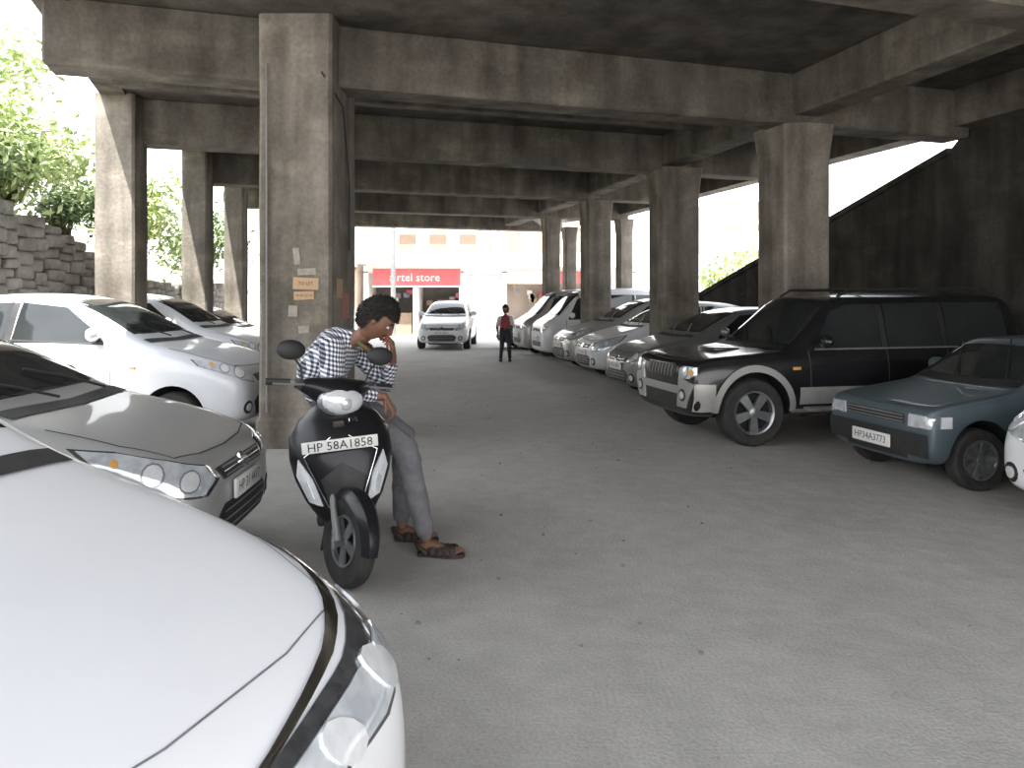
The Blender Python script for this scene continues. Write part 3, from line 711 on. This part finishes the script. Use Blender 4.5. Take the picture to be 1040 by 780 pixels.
bx(-6.15,-2.3,YF-.18,YF-.08,2.15,2.98,'signred'); bx(-6.15,-2.3,YF-.2,YF-.1,2.93,3.0,'signw'); bx(-6.15,-2.3,YF-.2,YF-.1,2.1,2.17,'signw')
text(mb,'airtel store',.5,'signw',T(-4.3,YF-.2,2.52)@RX(90))
for x0,x1 in ((-2.13,-.45),(3.82,5.3)):
    for k in range(22): bx(x0,x1,YF+.1,YF+.16,.02+k*.125,.02+k*.125+.105,'shutter')
    bx(x0,x1,YF+.15,YF+.18,0,2.75,'shutter')
for x0,x1,m in ((-.2,1.6,'plaster'),(1.82,3.6,'signred')): bx(x0,x1,YF-.1,YF,2.25,2.8,m)
for i in range(46):
    x=random.choice([random.uniform(-6.2,-2.6),random.uniform(-.1,1.35),random.uniform(1.9,3.4)]); z=random.uniform(.2,2.1)
    bx(x,x+.25,YF+1.4,YF+1.7,z,z+.22,random.choice(['goods','orange','signw','signred','paper']))
bx(-6.3,-4.5,YF+.3,YF+.9,0,.95,'wood'); bx(-4.0,-2.6,YF+.3,YF+.9,0,.95,'plaster')
def roof(x0,x1,y0,y1,z0,z1,mat):
    n=int((x1-x0)/.12); V=[];F=[]
    for i in range(n+1):
        x=x0+(x1-x0)*i/n; d=.03*(i%2); V+=[(x,y0,z0+d),(x,y1,z1+d)]
    for i in range(n): F.append([2*i,2*i+2,2*i+3,2*i+1])
    mb.add(V,F,mat)
roof(-6.7,-.4,YF-1.0,YF+2.4,3.1,3.75,'tin'); roof(-.4,5.6,YF-1.2,YF+2.4,2.95,3.7,'tin')
mb.obj('shop_row',flat=True)
mb=MB()
bx(-6.5,-1.2,YF+7,YF+11,0,5.6,'plaster')
for x in (-6.0,-4.4,-2.8): bx(x,x+.9,YF+6.95,YF+7.05,3.9,5.0,'wood')
roof(-6.8,-1,YF+6.4,YF+9,5.6,6.6,'tin')
bx(-.8,5,YF+8,YF+12,0,6.4,'plaster2'); roof(-1,5.2,YF+7.4,YF+10,6.4,7.4,'tin')
for x in (-.3,1.4,3.1): bx(x,x+.8,YF+7.95,YF+8.05,4.2,5.4,'wood')
mb.obj('town_houses',flat=True)
mb=MB()
for (x,y,w,h,m) in ((8.5,32,5,3.6,'plaster'),(14.5,34,6,5.0,'plaster'),(11,44,6,7,'plaster2'),(18,27,5,4.6,'plaster'),(22,38,7,7.5,'plaster')):
    bx(x,x+w,y,y+4,0,h,m); roof(x-.3,x+w+.3,y-.5,y+2,h,h+.9,'tin')
    for k in range(3):
        for z in range(1,int(h/1.6)): bx(x+.5+k*w*.3,x+1.3+k*w*.3,y-.04,y+.02,z*1.6,z*1.6+.9,'wood')
mb.obj('hillside_houses',flat=True)
tree('street_tree',(7.6,26.5,.3),2.6,1.1,2200,.2,'leaf',22)
mb=MB()
tube(mb,[(-4.9,32.5,0),(-4.9,32.5,8)],[.11,.08],'grey',10); rbox(mb,(-4.9,32.5,5.2),(1.6,.08,.08),'wood')
for k in range(5): tube(mb,[(-5.6+k*.35,32.5,5.25),(-1,33.2,4.4+k*.1),(3.5,33.5,5.0)],.012,'blk',4)
mb.obj('utility_pole')

# ------------------------------------------------------------------ scooter (local +x forward)
def scooter():
    mb=MB(); Z=Vector
    def ringx(x,zc,hw,hh,n=16,p=2.6):
        R=[]
        for k in range(n):
            t=2*math.pi*k/n; c=math.cos(t); s=math.sin(t)
            R.append(Z((x,hw*math.copysign(abs(c)**(2/p),c),zc+hh*math.copysign(abs(s)**(2/p),s))))
        return R
    def ringz(z,xc,hw,hd,n=24,p=2.5,sl=0):
        R=[]
        for k in range(n):
            t=2*math.pi*k/n; c=math.cos(t); s=math.sin(t)
            R.append(Z((xc+hd*math.copysign(abs(s)**(2/p),s)-abs(c)**2*hw*.30,hw*math.copysign(abs(c)**(2/p),c),z)))
        return R
    wheel(mb,T(-.64,0,.25),.25,.10,.14,'rim',5)
    wheel(mb,T(-.64,0,.25)@RZ(180),.25,.10,.14,'rim',5)
    loft(mb,[ringx(.06,.50,.10,.13),ringx(.0,.53,.14,.18),ringx(-.2,.56,.165,.19),ringx(-.5,.62,.17,.145),ringx(-.74,.68,.12,.095),ringx(-.88,.72,.05,.05)],'scblack')
    loft(mb,[ringx(.06,.72,.06,.03),ringx(.02,.725,.11,.045),ringx(-.15,.73,.145,.05),ringx(-.4,.74,.15,.055),ringx(-.65,.765,.13,.05),ringx(-.74,.77,.07,.03)],'seat')
    tube(mb,[(-.55,.16,.76),(-.8,.14,.82),(-.9,0,.83),(-.8,-.14,.82),(-.55,-.16,.76)],.013,'grey',8)
    rbox(mb,(-.87,0,.70),(.06,.16,.08),'red',.02); rbox(mb,(-.86,0,.45),(.01,.2,.16),'plate',.004); rbox(mb,(-.84,0,.52),(.05,.12,.25),'blk',.01)
    rbox(mb,(-.45,.03,.27),(.36,.16,.16),'grey',.04); tube(mb,[(-.25,-.1,.2),(-.4,-.15,.2),(-.55,-.16,.26),(-.85,-.17,.32)],[.02,.03,.05,.045],'blk',12)
    lathe(mb,[(.10,-.02),(.12,.0),(.10,.04),(.0001,.05)],'grey',T(-.62,.1,.26),20)
    rbox(mb,(.23,0,.31),(.50,.34,.07),'blk',.025); rbox(mb,(.0,0,.36),(.1,.24,.16),'blk',.03)
    rbox(mb,(.05,.14,.14),(.03,.02,.28),'blk',.005,R=RX(14)); rbox(mb,(.05,-.14,.14),(.03,.02,.28),'blk',.005,R=RX(-14))
    rings=[ringz(.27,.50,.09,.05),ringz(.33,.53,.15,.07),ringz(.44,.54,.22,.09),ringz(.56,.53,.27,.10),ringz(.68,.51,.295,.10),ringz(.80,.47,.29,.09),ringz(.89,.43,.23,.08),ringz(.95,.40,.15,.06),ringz(.98,.39,.08,.04)]
    loft(mb,rings,'scblack')
    fm=MB(); loft(fm,rings,'scblack'); bvh=BVHTree.FromPolygons([Z(q) for q in fm.v],fm.f)
    class PJ(Proj):
        def ray(s,axis,a,b,off,side=1):
            o=Z((3,a,b)); h=s.b.ray_cast(o,Z((-1,0,0)))
            if h[0] is None: h=s.b.find_nearest(Z((.6,a,b)))
            nn=h[1] if h[1].x>0 else -h[1]
            return h[0]+nn*off
    pj=PJ(bvh,mb)
    for s in (1,-1):
        pj.poly('f',[(.12,.43),(.165,.58),(.235,.69),(.25,.60),(.19,.45)],'lampw',.010,s,True)
        pj.poly('f',[(.16,.47),(.19,.58),(.205,.55),(.18,.47)],'lamp',.016,s,True)
        pj.strip('f',[(.085,.42),(.20,.70),(.05,.80)],.006,'chrome',.010,s,True)
    pj.poly('f',[(-.06,.36),(-.12,.58),(0,.66),(.12,.58),(.06,.36)],'blk',.012)
    pj.strip('f',[(-.03,.86),(.03,.86)],.03,'chrome',.012)
    text(mb,'TVS',.035,'chrome',T(.565,.08,.885)@RY(-25)@RZ(90)@RX(90))
    rbox(mb,(.40,0,.66),(.10,.34,.42),'blk',.05)
    PX=T(.622,0,.765)@RY(8)
    rbox(mb,(0,0,0),(.012,.42,.068),'plate',.012,X=PX); text(mb,'HP 58A1858',.070,'ink',PX@T(.0075,0,-.002)@RZ(90)@RX(90))
    rbox(mb,(-.04,0,-.0),(.08,.06,.03),'blk',.005,X=PX)
    ax=Z((-.40,0,.92)).normalized(); piv=Z((.50,0,.75))
    S=T(*piv)@Matrix.Rotation(math.radians(28),4,ax)@T(*(-piv))
    wheel(mb,S@T(.72,0,.25),.25,.085,.14,'rim',5); wheel(mb,S@T(.72,0,.25)@RZ(180),.25,.085,.14,'rim',5)
    for s in (1,-1):
        tube(mb,[(.52,.05*s,.62),(.62,.065*s,.42),(.72,.07*s,.25)],[.018,.018,.022],'grey',8,S)
    R=[]
    for k in range(15):
        a=math.radians(-5+k*150/14); rr=.285; w=.075*(1-.35*abs(k-7)/7)
        cx=.72+rr*math.cos(a); cz=.25+rr*math.sin(a)
        nx,nz=math.cos(a),math.sin(a); sec=[]
        for t in (-1,-.9,-.5,0,.5,.9,1):
            dd=-.05*t**4; sec.append(Z((cx+nx*dd,w*t,cz+nz*dd)))
        for t in (.9,.45,0,-.45,-.9):
            dd=-.05*t**4-.008; sec.append(Z((cx+nx*dd,w*t*.95,cz+nz*dd)))
        R.append(sec)
    loft(mb,R,'scblack',True,S)
    def ringy(y,xc,zc,hx,hz,n=16):
        return [Z((xc+hx*math.cos(2*math.pi*k/n),y,zc+hz*math.sin(2*math.pi*k/n))) for k in range(n)]
    loft(mb,[ringy(-.22,.36,1.06,.03,.03),ringy(-.17,.38,1.055,.06,.055),ringy(-.09,.40,1.03,.10,.085),ringy(0,.41,1.025,.115,.10),ringy(.09,.40,1.03,.10,.085),ringy(.17,.38,1.055,.06,.055),ringy(.22,.36,1.06,.03,.03)],'scblack',True,S)
    ellip(mb,(.465,0,.99),(.075,.135,.085),'lampw',S,20,12); ellip(mb,(.452,0,.99),(.075,.145,.095),'ringg',S,20,12)
    ellip(mb,(.51,0,.98),(.036,.05,.045),'lamp',S,14,10)
    tube(mb,[(.37,0,.96),(.44,0,.88),(.48,0,.80)],.04,'blk',10,S)
    for s in (1,-1):
        tube(mb,[(.37,.14*s,1.07),(.35,.26*s,1.075),(.31,.39*s,1.07)],.014,'grey',8,S)
        tube(mb,[(.345,.275*s,1.076),(.308,.405*s,1.07)],.020,'blk',10,S)
        tube(mb,[(.39,.20*s,1.07),(.41,.25*s,1.07),(.38,.39*s,1.065)],[.007,.008,.006],'grey',6,S)
        tube(mb,[(.35,.20*s,1.08),(.355,.225*s,1.17),(.345,.27*s,1.22)],.007,'blk',6,S)
        ellip(mb,(.345,.29*s,1.26),(.022,.09,.058),'blk',S,18,10); ellip(mb,(.335,.29*s,1.26),(.02,.08,.048),'chrome',S,18,10)
        rbox(mb,(.36,.225*s,1.07),(.06,.05,.06),'blk',.015,X=S)
    tube(mb,[(.38,.12,1.0),(.46,.16,.92),(.42,.10,.84)],.006,'blk',6,S)
    return mb
mb=scooter()
mb.obj('motor_scooter', T(-1.08,5.24,0)@RZ(-77)@RX(5)@Matrix.Scale(1.04,4), 35)

# ------------------------------------------------------------------ people
def cap_geo(p1,r1,p2,r2,side=None,k=1.0,seg=18):
    p1=Vector(p1);p2=Vector(p2); d=p2-p1; L_=d.length; d=d.normalized() if L_>1e-5 else Vector((0,0,1))
    s=Vector(side) if side is not None else (Vector((0,1,0)) if abs(d.y)<.9 else Vector((1,0,0)))
    a=(s-d*s.dot(d)).normalized(); b=d.cross(a)
    rings=[]
    for i in range(6):
        t=-math.pi/2+math.pi/2*i/5; rings.append((p1+d*(r1*math.sin(t)),max(r1*math.cos(t),1e-3)))
    for i in range(6):
        t=math.pi/2*i/5; rings.append((p2+d*(r2*math.sin(t)),max(r2*math.cos(t),1e-3)))
    return [[c+a*(r*k*math.cos(2*math.pi*q/seg))+b*(r*math.sin(2*math.pi*q/seg)) for q in range(seg)] for c,r in rings]

def body(mb, caps, vox=.014):
    t=MB()
    for c in caps: loft(t,cap_geo(*c[:4],side=c[5] if len(c)>5 else None,k=c[6] if len(c)>6 else 1),'skin')
    me=bpy.data.meshes.new('x'); me.from_pydata(t.v,[],t.f)
    bm=bmesh.new(); bm.from_mesh(me)
    bmesh.ops.recalc_face_normals(bm,faces=bm.faces); bm.to_mesh(me); bm.free()
    ob=bpy.data.objects.new('x',me); COL.objects.link(ob)
    r=ob.modifiers.new('r','REMESH'); r.mode='VOXEL'; r.voxel_size=vox
    s=ob.modifiers.new('s','SMOOTH'); s.factor=.6; s.iterations=7
    m=eval_mesh(ob)
    F=[list(p.vertices) for p in m.polygons]; mats=[]
    for p in m.polygons:
        q=p.center; best=None;bd=1e9
        for c in caps:
            a=Vector(c[0]);b=Vector(c[2]); ab=b-a; tt=max(0,min(1,(q-a).dot(ab)/max(ab.length_squared,1e-9)))
            dd=(q-(a+ab*tt)).length-(c[1]+(c[3]-c[1])*tt)
            if dd<bd: bd=dd;best=c
        mats.append(M[best[4]])
    V=[v.co.copy() for v in m.vertices]
    for i,vv in enumerate(m.vertices):
        nn=noise.noise(vv.co*14)*.006+noise.noise(vv.co*30)*.003; V[i]=vv.co+vv.normal*nn
    mb.add(V,F,mats); kill(ob)

def head(mb,X,sc=1.0,bushy=1.0):
    nu,nv=44,34
    def pt(th,ph):
        d=Vector((math.sin(ph)*math.cos(th),math.sin(ph)*math.sin(th),math.cos(ph)))
        x,y,z=d.x*.098,d.y*.076,d.z*.120
        if z<0:
            t=-z/.12; y*=1-.32*t*t
            if x<0: x*=1-.45*t
            else: x*=1-.10*t
        if x>0:
            x+=.024*math.exp(-((y/.013)**2)-(((z+.018)/.022)**2))+.012*math.exp(-((y/.011)**2)-(((z-.01)/.022)**2))
            for s in (1,-1): x-=.010*math.exp(-(((y-.032*s)/.016)**2)-(((z-.012)/.012)**2))
            x+=.006*math.exp(-((y/.03)**2)-(((z-.032)/.01)**2)); x+=.008*math.exp(-((y/.022)**2)-(((z+.062)/.012)**2)); x+=.008*math.exp(-((y/.025)**2)-(((z+.10)/.016)**2))
        return Vector((x,y,z))
    rings=[[pt(2*math.pi*k/nu,max(.02,min(math.pi-.02,math.pi*i/nv))) for k in range(nu)] for i in range(nv+1)]
    XX=X@Matrix.Scale(sc,4)
    loft(mb,rings,'skin',True,XX)
    for s in (1,-1):
        ellip(mb,(.079,.032*s,.012),(.012,.0145,.0095),'eye',XX,12,8); ellip(mb,(.0885,.032*s,.012),(.004,.006,.006),'ink',XX,8,6)
        ellip(mb,(.080,.032*s,.021),(.013,.017,.005),'skin',XX,12,6)
        tube(mb,[(.091,.014*s,.034),(.092,.032*s,.040),(.080,.050*s,.034)],[.004,.005,.003],'hair',6,XX)
        ellip(mb,(.0,.078*s,.0),(.020,.010,.034),'skin',XX,12,8); ellip(mb,(.004,.084*s,.002),(.011,.006,.02),'lip',XX,10,6)
    ellip(mb,(.093,0,-.055),(.009,.024,.006),'lip',XX,12,6); ellip(mb,(.091,0,-.067),(.010,.021,.007),'lip',XX,12,6)
    tube(mb,[(.092,-.03,-.045),(.100,0,-.040),(.092,.03,-.045)],.004,'hair',6,XX)
    V=[];F=[];idx={}
    nu2,nv2=64,44
    for i in range(nv2+1):
        for k in range(nu2):
            th=2*math.pi*k/nu2; ph=max(.02,min(math.pi-.02,math.pi*i/nv2)); p=pt(th,ph)
            g=1.10+.10*bushy+.02*bushy*noise.noise(Vector((p.x*30,p.y*30,p.z*30)))+.03*noise.noise(p*110)
            hair_line = p.z>.048 if p.x>.02 else (p.z>-.075 if p.x<-.015 else p.z>.0)
            q=p*g
            if p.x>.03: q=p*(1.06+.10*bushy+.03*noise.noise(p*60))
            V.append(q); idx[(i,k)]=hair_line
    for i in range(nv2):
        for k in range(nu2):
            k2=(k+1)%nu2
            if sum([idx[(i,k)],idx[(i,k2)],idx[(i+1,k)],idx[(i+1,k2)]])>=3: F.append([i*nu2+k,(i+1)*nu2+k,(i+1)*nu2+k2,i*nu2+k2])
    mb.add(V,F,'hair',XX)
    V2=[v*.93 for v in V]; mb.add(V2,F,'hair',XX)
    rnd=random.Random(3); VV=[];FF=[]
    for _ in range(2400):
        f=rnd.choice(F); p=V[f[0]]; d=(p.normalized()*.35+Vector((rnd.uniform(-.6,.6),rnd.uniform(-.6,.6),rnd.uniform(-.9,.0)))).normalized()
        s=d.cross(Vector((rnd.random(),rnd.random(),rnd.random()))).normalized()*.0045; o=len(VV); l=rnd.uniform(.010,.020)
        VV+=[p*.985-s,p*.985+s,p+d*l]; FF.append([o,o+1,o+2])
    mb.add(VV,FF,'hair',XX)

def hand(mb,wrist,fdir,pnorm,sc=1.0,curl=35,thumb=1,mat='skin'):
    f=Vector(fdir).normalized(); n=Vector(pnorm); n=(n-f*n.dot(f)).normalized(); s=n.cross(f)*thumb
    X=Matrix((( f.x,s.x,n.x,wrist[0]),(f.y,s.y,n.y,wrist[1]),(f.z,s.z,n.z,wrist[2]),(0,0,0,1)))@Matrix.Scale(sc,4)
    def rg(x,hw,hh,yc=0):
        return [Vector((x,yc+hw*math.copysign(abs(math.cos(t))**.8,math.cos(t)),hh*math.sin(t))) for t in [2*math.pi*k/14 for k in range(14)]]
    loft(mb,[rg(-.02,.024,.019),rg(.01,.027,.018),rg(.04,.038,.016),rg(.075,.042,.014),rg(.09,.038,.010)],mat,True,X)
    c=math.radians(curl)
    for y,l in ((.031,.068),(.0105,.078),(-.0105,.072),(-.030,.056)):
        p=Vector((.082,y,0)); pts=[p-Vector((.015,0,0)),p]; a=0
        for k,fr in enumerate((.45,.32,.23)):
            a+=c*(.7 if k==0 else 1.0); p=p+Vector((math.cos(a),0,math.sin(a)))*l*fr; pts.append(p)
        tube(mb,pts,[.0088,.0092,.0084,.0078,.0055],mat,10,X)
        ellip(mb,pts[-1],(.0058,.0058,.0058),mat,X,8,6)
    tube(mb,[(.012,.022,.004),(.034,.045,.010),(.056,.058,.020),(.074,.060,.032)],[.013,.0115,.0095,.0065],mat,10,X)
    ellip(mb,(.074,.060,.032),(.007,.007,.007),mat,X,8,6)
    return X

def sandal(mb,heel,d,sc=1.0,strap='leath'):
    d=Vector((d[0],d[1],0)).normalized(); s=Vector((-d.y,d.x,0)); h=Vector(heel)
    X=Matrix(((d.x,s.x,0,h.x),(d.y,s.y,0,h.y),(0,0,1,h.z),(0,0,0,1)))@Matrix.Scale(sc,4)
    out=[(0,-.03),(-.015,0),(0,.03),(.08,.033),(.17,.046),(.235,.040),(.262,.005),(.25,-.03),(.18,-.045),(.08,-.034)]
    loft(mb,[[Vector((x,y,z)) for x,y in out] for z in (0,.022)],'leath',True,X)
    for x,w in ((.20,.050),(.165,.052),(.13,.050),(.09,.042)):
        tube(mb,[(x,-w,.02),(x-.01,-w*.8,.05),(x-.015,0,.078 if x<.12 else .068),(x-.01,w*.8,.05),(x,w,.02)],.026,strap,8,X,flat=.3)
    tube(mb,[(.05,-.036,.02),(.0,-.034,.06),(-.015,0,.07),(.0,.034,.06),(.05,.036,.02)],.016,strap,8,X)
    def rg(x,hw,hh,zc): return [Vector((x,hw*math.cos(t),zc+hh*math.sin(t))) for t in [2*math.pi*k/12 for k in range(12)]]
    loft(mb,[rg(0,.018,.02,.045),rg(.02,.028,.028,.052),rg(.07,.03,.036,.06),rg(.13,.036,.026,.05),rg(.185,.042,.016,.04),rg(.20,.04,.012,.037)],'skin',True,X)
    for k,(y,l) in enumerate(((.028,.05),(.010,.046),(-.006,.04),(-.02,.034),(-.033,.026))):
        tube(mb,[(.18,y,.038),(.195+l*.5,y,.04),(.20+l,y,.032)],[.011 if k else .013,.010 if k else .012,.007],'skin',8,X)

# seated man, side-saddle on the scooter seat, hunched over a phone
mb=MB()
ss=(0,1,0)
caps=[((-1.17,5.32,.92),.135,(-1.26,5.32,1.02),.135,'trou',ss,1.2),
      ((-1.26,5.32,1.03),.140,(-1.28,5.30,1.16),.162,'shirt',ss,1.2),
      ((-1.28,5.30,1.16),.162,(-1.18,5.28,1.30),.152,'shirt',ss,1.32),
      ((-1.13,5.26,1.35),.100,(-1.04,5.24,1.37),.070,'shirt',ss,1.2),
      ((-1.05,5.23,1.36),.058,(-.94,5.19,1.425),.053,'skin'),
      ((-1.16,5.08,1.32),.088,(-1.13,4.98,1.04),.068,'shirt'),
      ((-1.13,4.98,1.04),.065,(-.88,4.97,1.03),.046,'shirt'),
      ((-.88,4.97,1.03),.034,(-.80,4.97,1.02),.029,'skin'),
      ((-1.11,5.47,1.32),.080,(-.87,5.43,1.05),.060,'shirt'),
      ((-.87,5.43,1.05),.058,(-.805,5.29,1.19),.042,'shirt'),
      ((-.805,5.29,1.19),.031,(-.79,5.245,1.26),.027,'skin'),
      ((-1.13,5.20,.93),.122,(-.68,5.05,.68),.084,'trou'),
      ((-.68,5.05,.68),.082,(-.56,5.04,.16),.062,'trou'),
      ((-.56,5.04,.14),.038,(-.545,5.04,.09),.034,'skin'),
      ((-1.13,5.42,.93),.122,(-.74,5.38,.70),.084,'trou'),
      ((-.74,5.38,.70),.082,(-.75,5.35,.18),.062,'trou'),
      ((-.75,5.35,.17),.038,(-.745,5.35,.09),.034,'skin')]
body(mb,caps)
head(mb,T(-.89,5.17,1.505)@RZ(4)@RY(42),1.17,1.3)
hand(mb,(-.80,4.97,1.02),(.55,.05,-.8),(-.8,.1,-.5),1.1,38,1)
HX=hand(mb,(-.79,5.245,1.26),(.0,-.45,.9),(-.9,-.2,.2),1.1,45,1)
rbox(mb,(.085,.0,.032),(.13,.066,.010),'phone',.004,X=HX)
sandal(mb,(-.59,5.04,0.0),(1,-.15),1.12); sandal(mb,(-.79,5.35,0.0),(1,-.05),1.12)
tube(mb,[(-1.01,5.33,1.36),(-.95,5.30,1.32),(-.92,5.20,1.295),(-.94,5.13,1.305),(-1.00,5.11,1.36)],.014,'scarf',8)
tube(mb,[(-.88,4.97,1.073),(-.88,5.01,1.03),(-.88,4.97,.987),(-.88,4.93,1.03),(-.88,4.97,1.073)],.009,'blk',6)
mb.obj('seated_man',None,60)

mb=MB(); x0,y0=-.17,20.3
caps=[((x0,y0,.78),.115,(x0,y0,.86),.11,'jean',(1,0,0),1.2),((x0,y0,.88),.11,(x0,y0,1.0),.11,'tee',(1,0,0),1.25),((x0,y0,1.0),.11,(x0,y0,1.10),.10,'tee',(1,0,0),1.45),
      ((x0,y0,1.13),.06,(x0,y0,1.19),.045,'tee'),((x0,y0,1.19),.04,(x0,y0,1.24),.04,'skin'),
      ((x0-.15,y0,1.12),.052,(x0-.22,y0-.02,.90),.042,'teew'),((x0-.22,y0-.02,.90),.036,(x0-.20,y0-.14,.74),.026,'skin'),
      ((x0+.15,y0,1.12),.052,(x0+.20,y0-.02,.90),.042,'teew'),((x0+.20,y0-.02,.90),.036,(x0+.08,y0-.14,.86),.026,'skin'),
      ((x0-.07,y0,.76),.085,(x0-.09,y0-.03,.42),.062,'jean'),((x0-.09,y0-.03,.42),.06,(x0-.12,y0,.08),.045,'jean'),
      ((x0+.07,y0,.76),.085,(x0+.10,y0-.10,.42),.062,'jean'),((x0+.10,y0-.10,.42),.06,(x0+.11,y0+.02,.08),.045,'jean')]
body(mb,caps,.016)
head(mb,T(x0,y0-.01,1.335)@RZ(-120),.95,.7)
hand(mb,(x0-.20,y0-.14,.74),(0,-.3,-1),(1,0,0),.9,30,1); hand(mb,(x0+.08,y0-.14,.86),(-1,-.2,0),(0,0,-1),.9,40,1)
for sx_,yy in ((-.12,0),(.11,.02)):
    rbox(mb,(x0+sx_,y0+yy-.05,.035),(.09,.25,.07),'blk',.03)
mb.obj('standing_boy',None,60)

# ------------------------------------------------------------------ light
w=bpy.data.worlds.new('world'); SC.world=w; w.use_nodes=True
N=w.node_tree.nodes; L=w.node_tree.links; bg=N['Background']
tc=N.new('ShaderNodeTexCoord'); sp=N.new('ShaderNodeSeparateXYZ'); L.new(tc.outputs['Generated'],sp.inputs[0])
cr=N.new('ShaderNodeValToRGB'); e=cr.color_ramp.elements; e[0].position=0; e[1].position=.6; e[0].color=(1,.985,.97,1); e[1].color=(.88,.93,1,1)
L.new(sp.outputs[2],cr.inputs['Fac']); L.new(cr.outputs[0],bg.inputs['Color']); bg.inputs['Strength'].default_value=3.9
sun=bpy.data.lights.new('sun','SUN'); sun.energy=18; sun.angle=math.radians(1.0); sun.color=(1,.96,.90)
so=bpy.data.objects.new('sun',sun); COL.objects.link(so)
d=Vector((.12,.42,-.87)); so.rotation_euler=d.to_track_quat('-Z','Y').to_euler()

cam=bpy.data.cameras.new('camera'); co=bpy.data.objects.new('camera',cam); COL.objects.link(co)
cam.sensor_width=36; cam.lens=36*800/1040; cam.shift_y=-88/1040; cam.clip_start=.05; cam.clip_end=300
co.location=(0,0,1.65); co.rotation_euler=(math.radians(90),0,0)
SC.camera=co
SC.view_settings.view_transform='Standard'
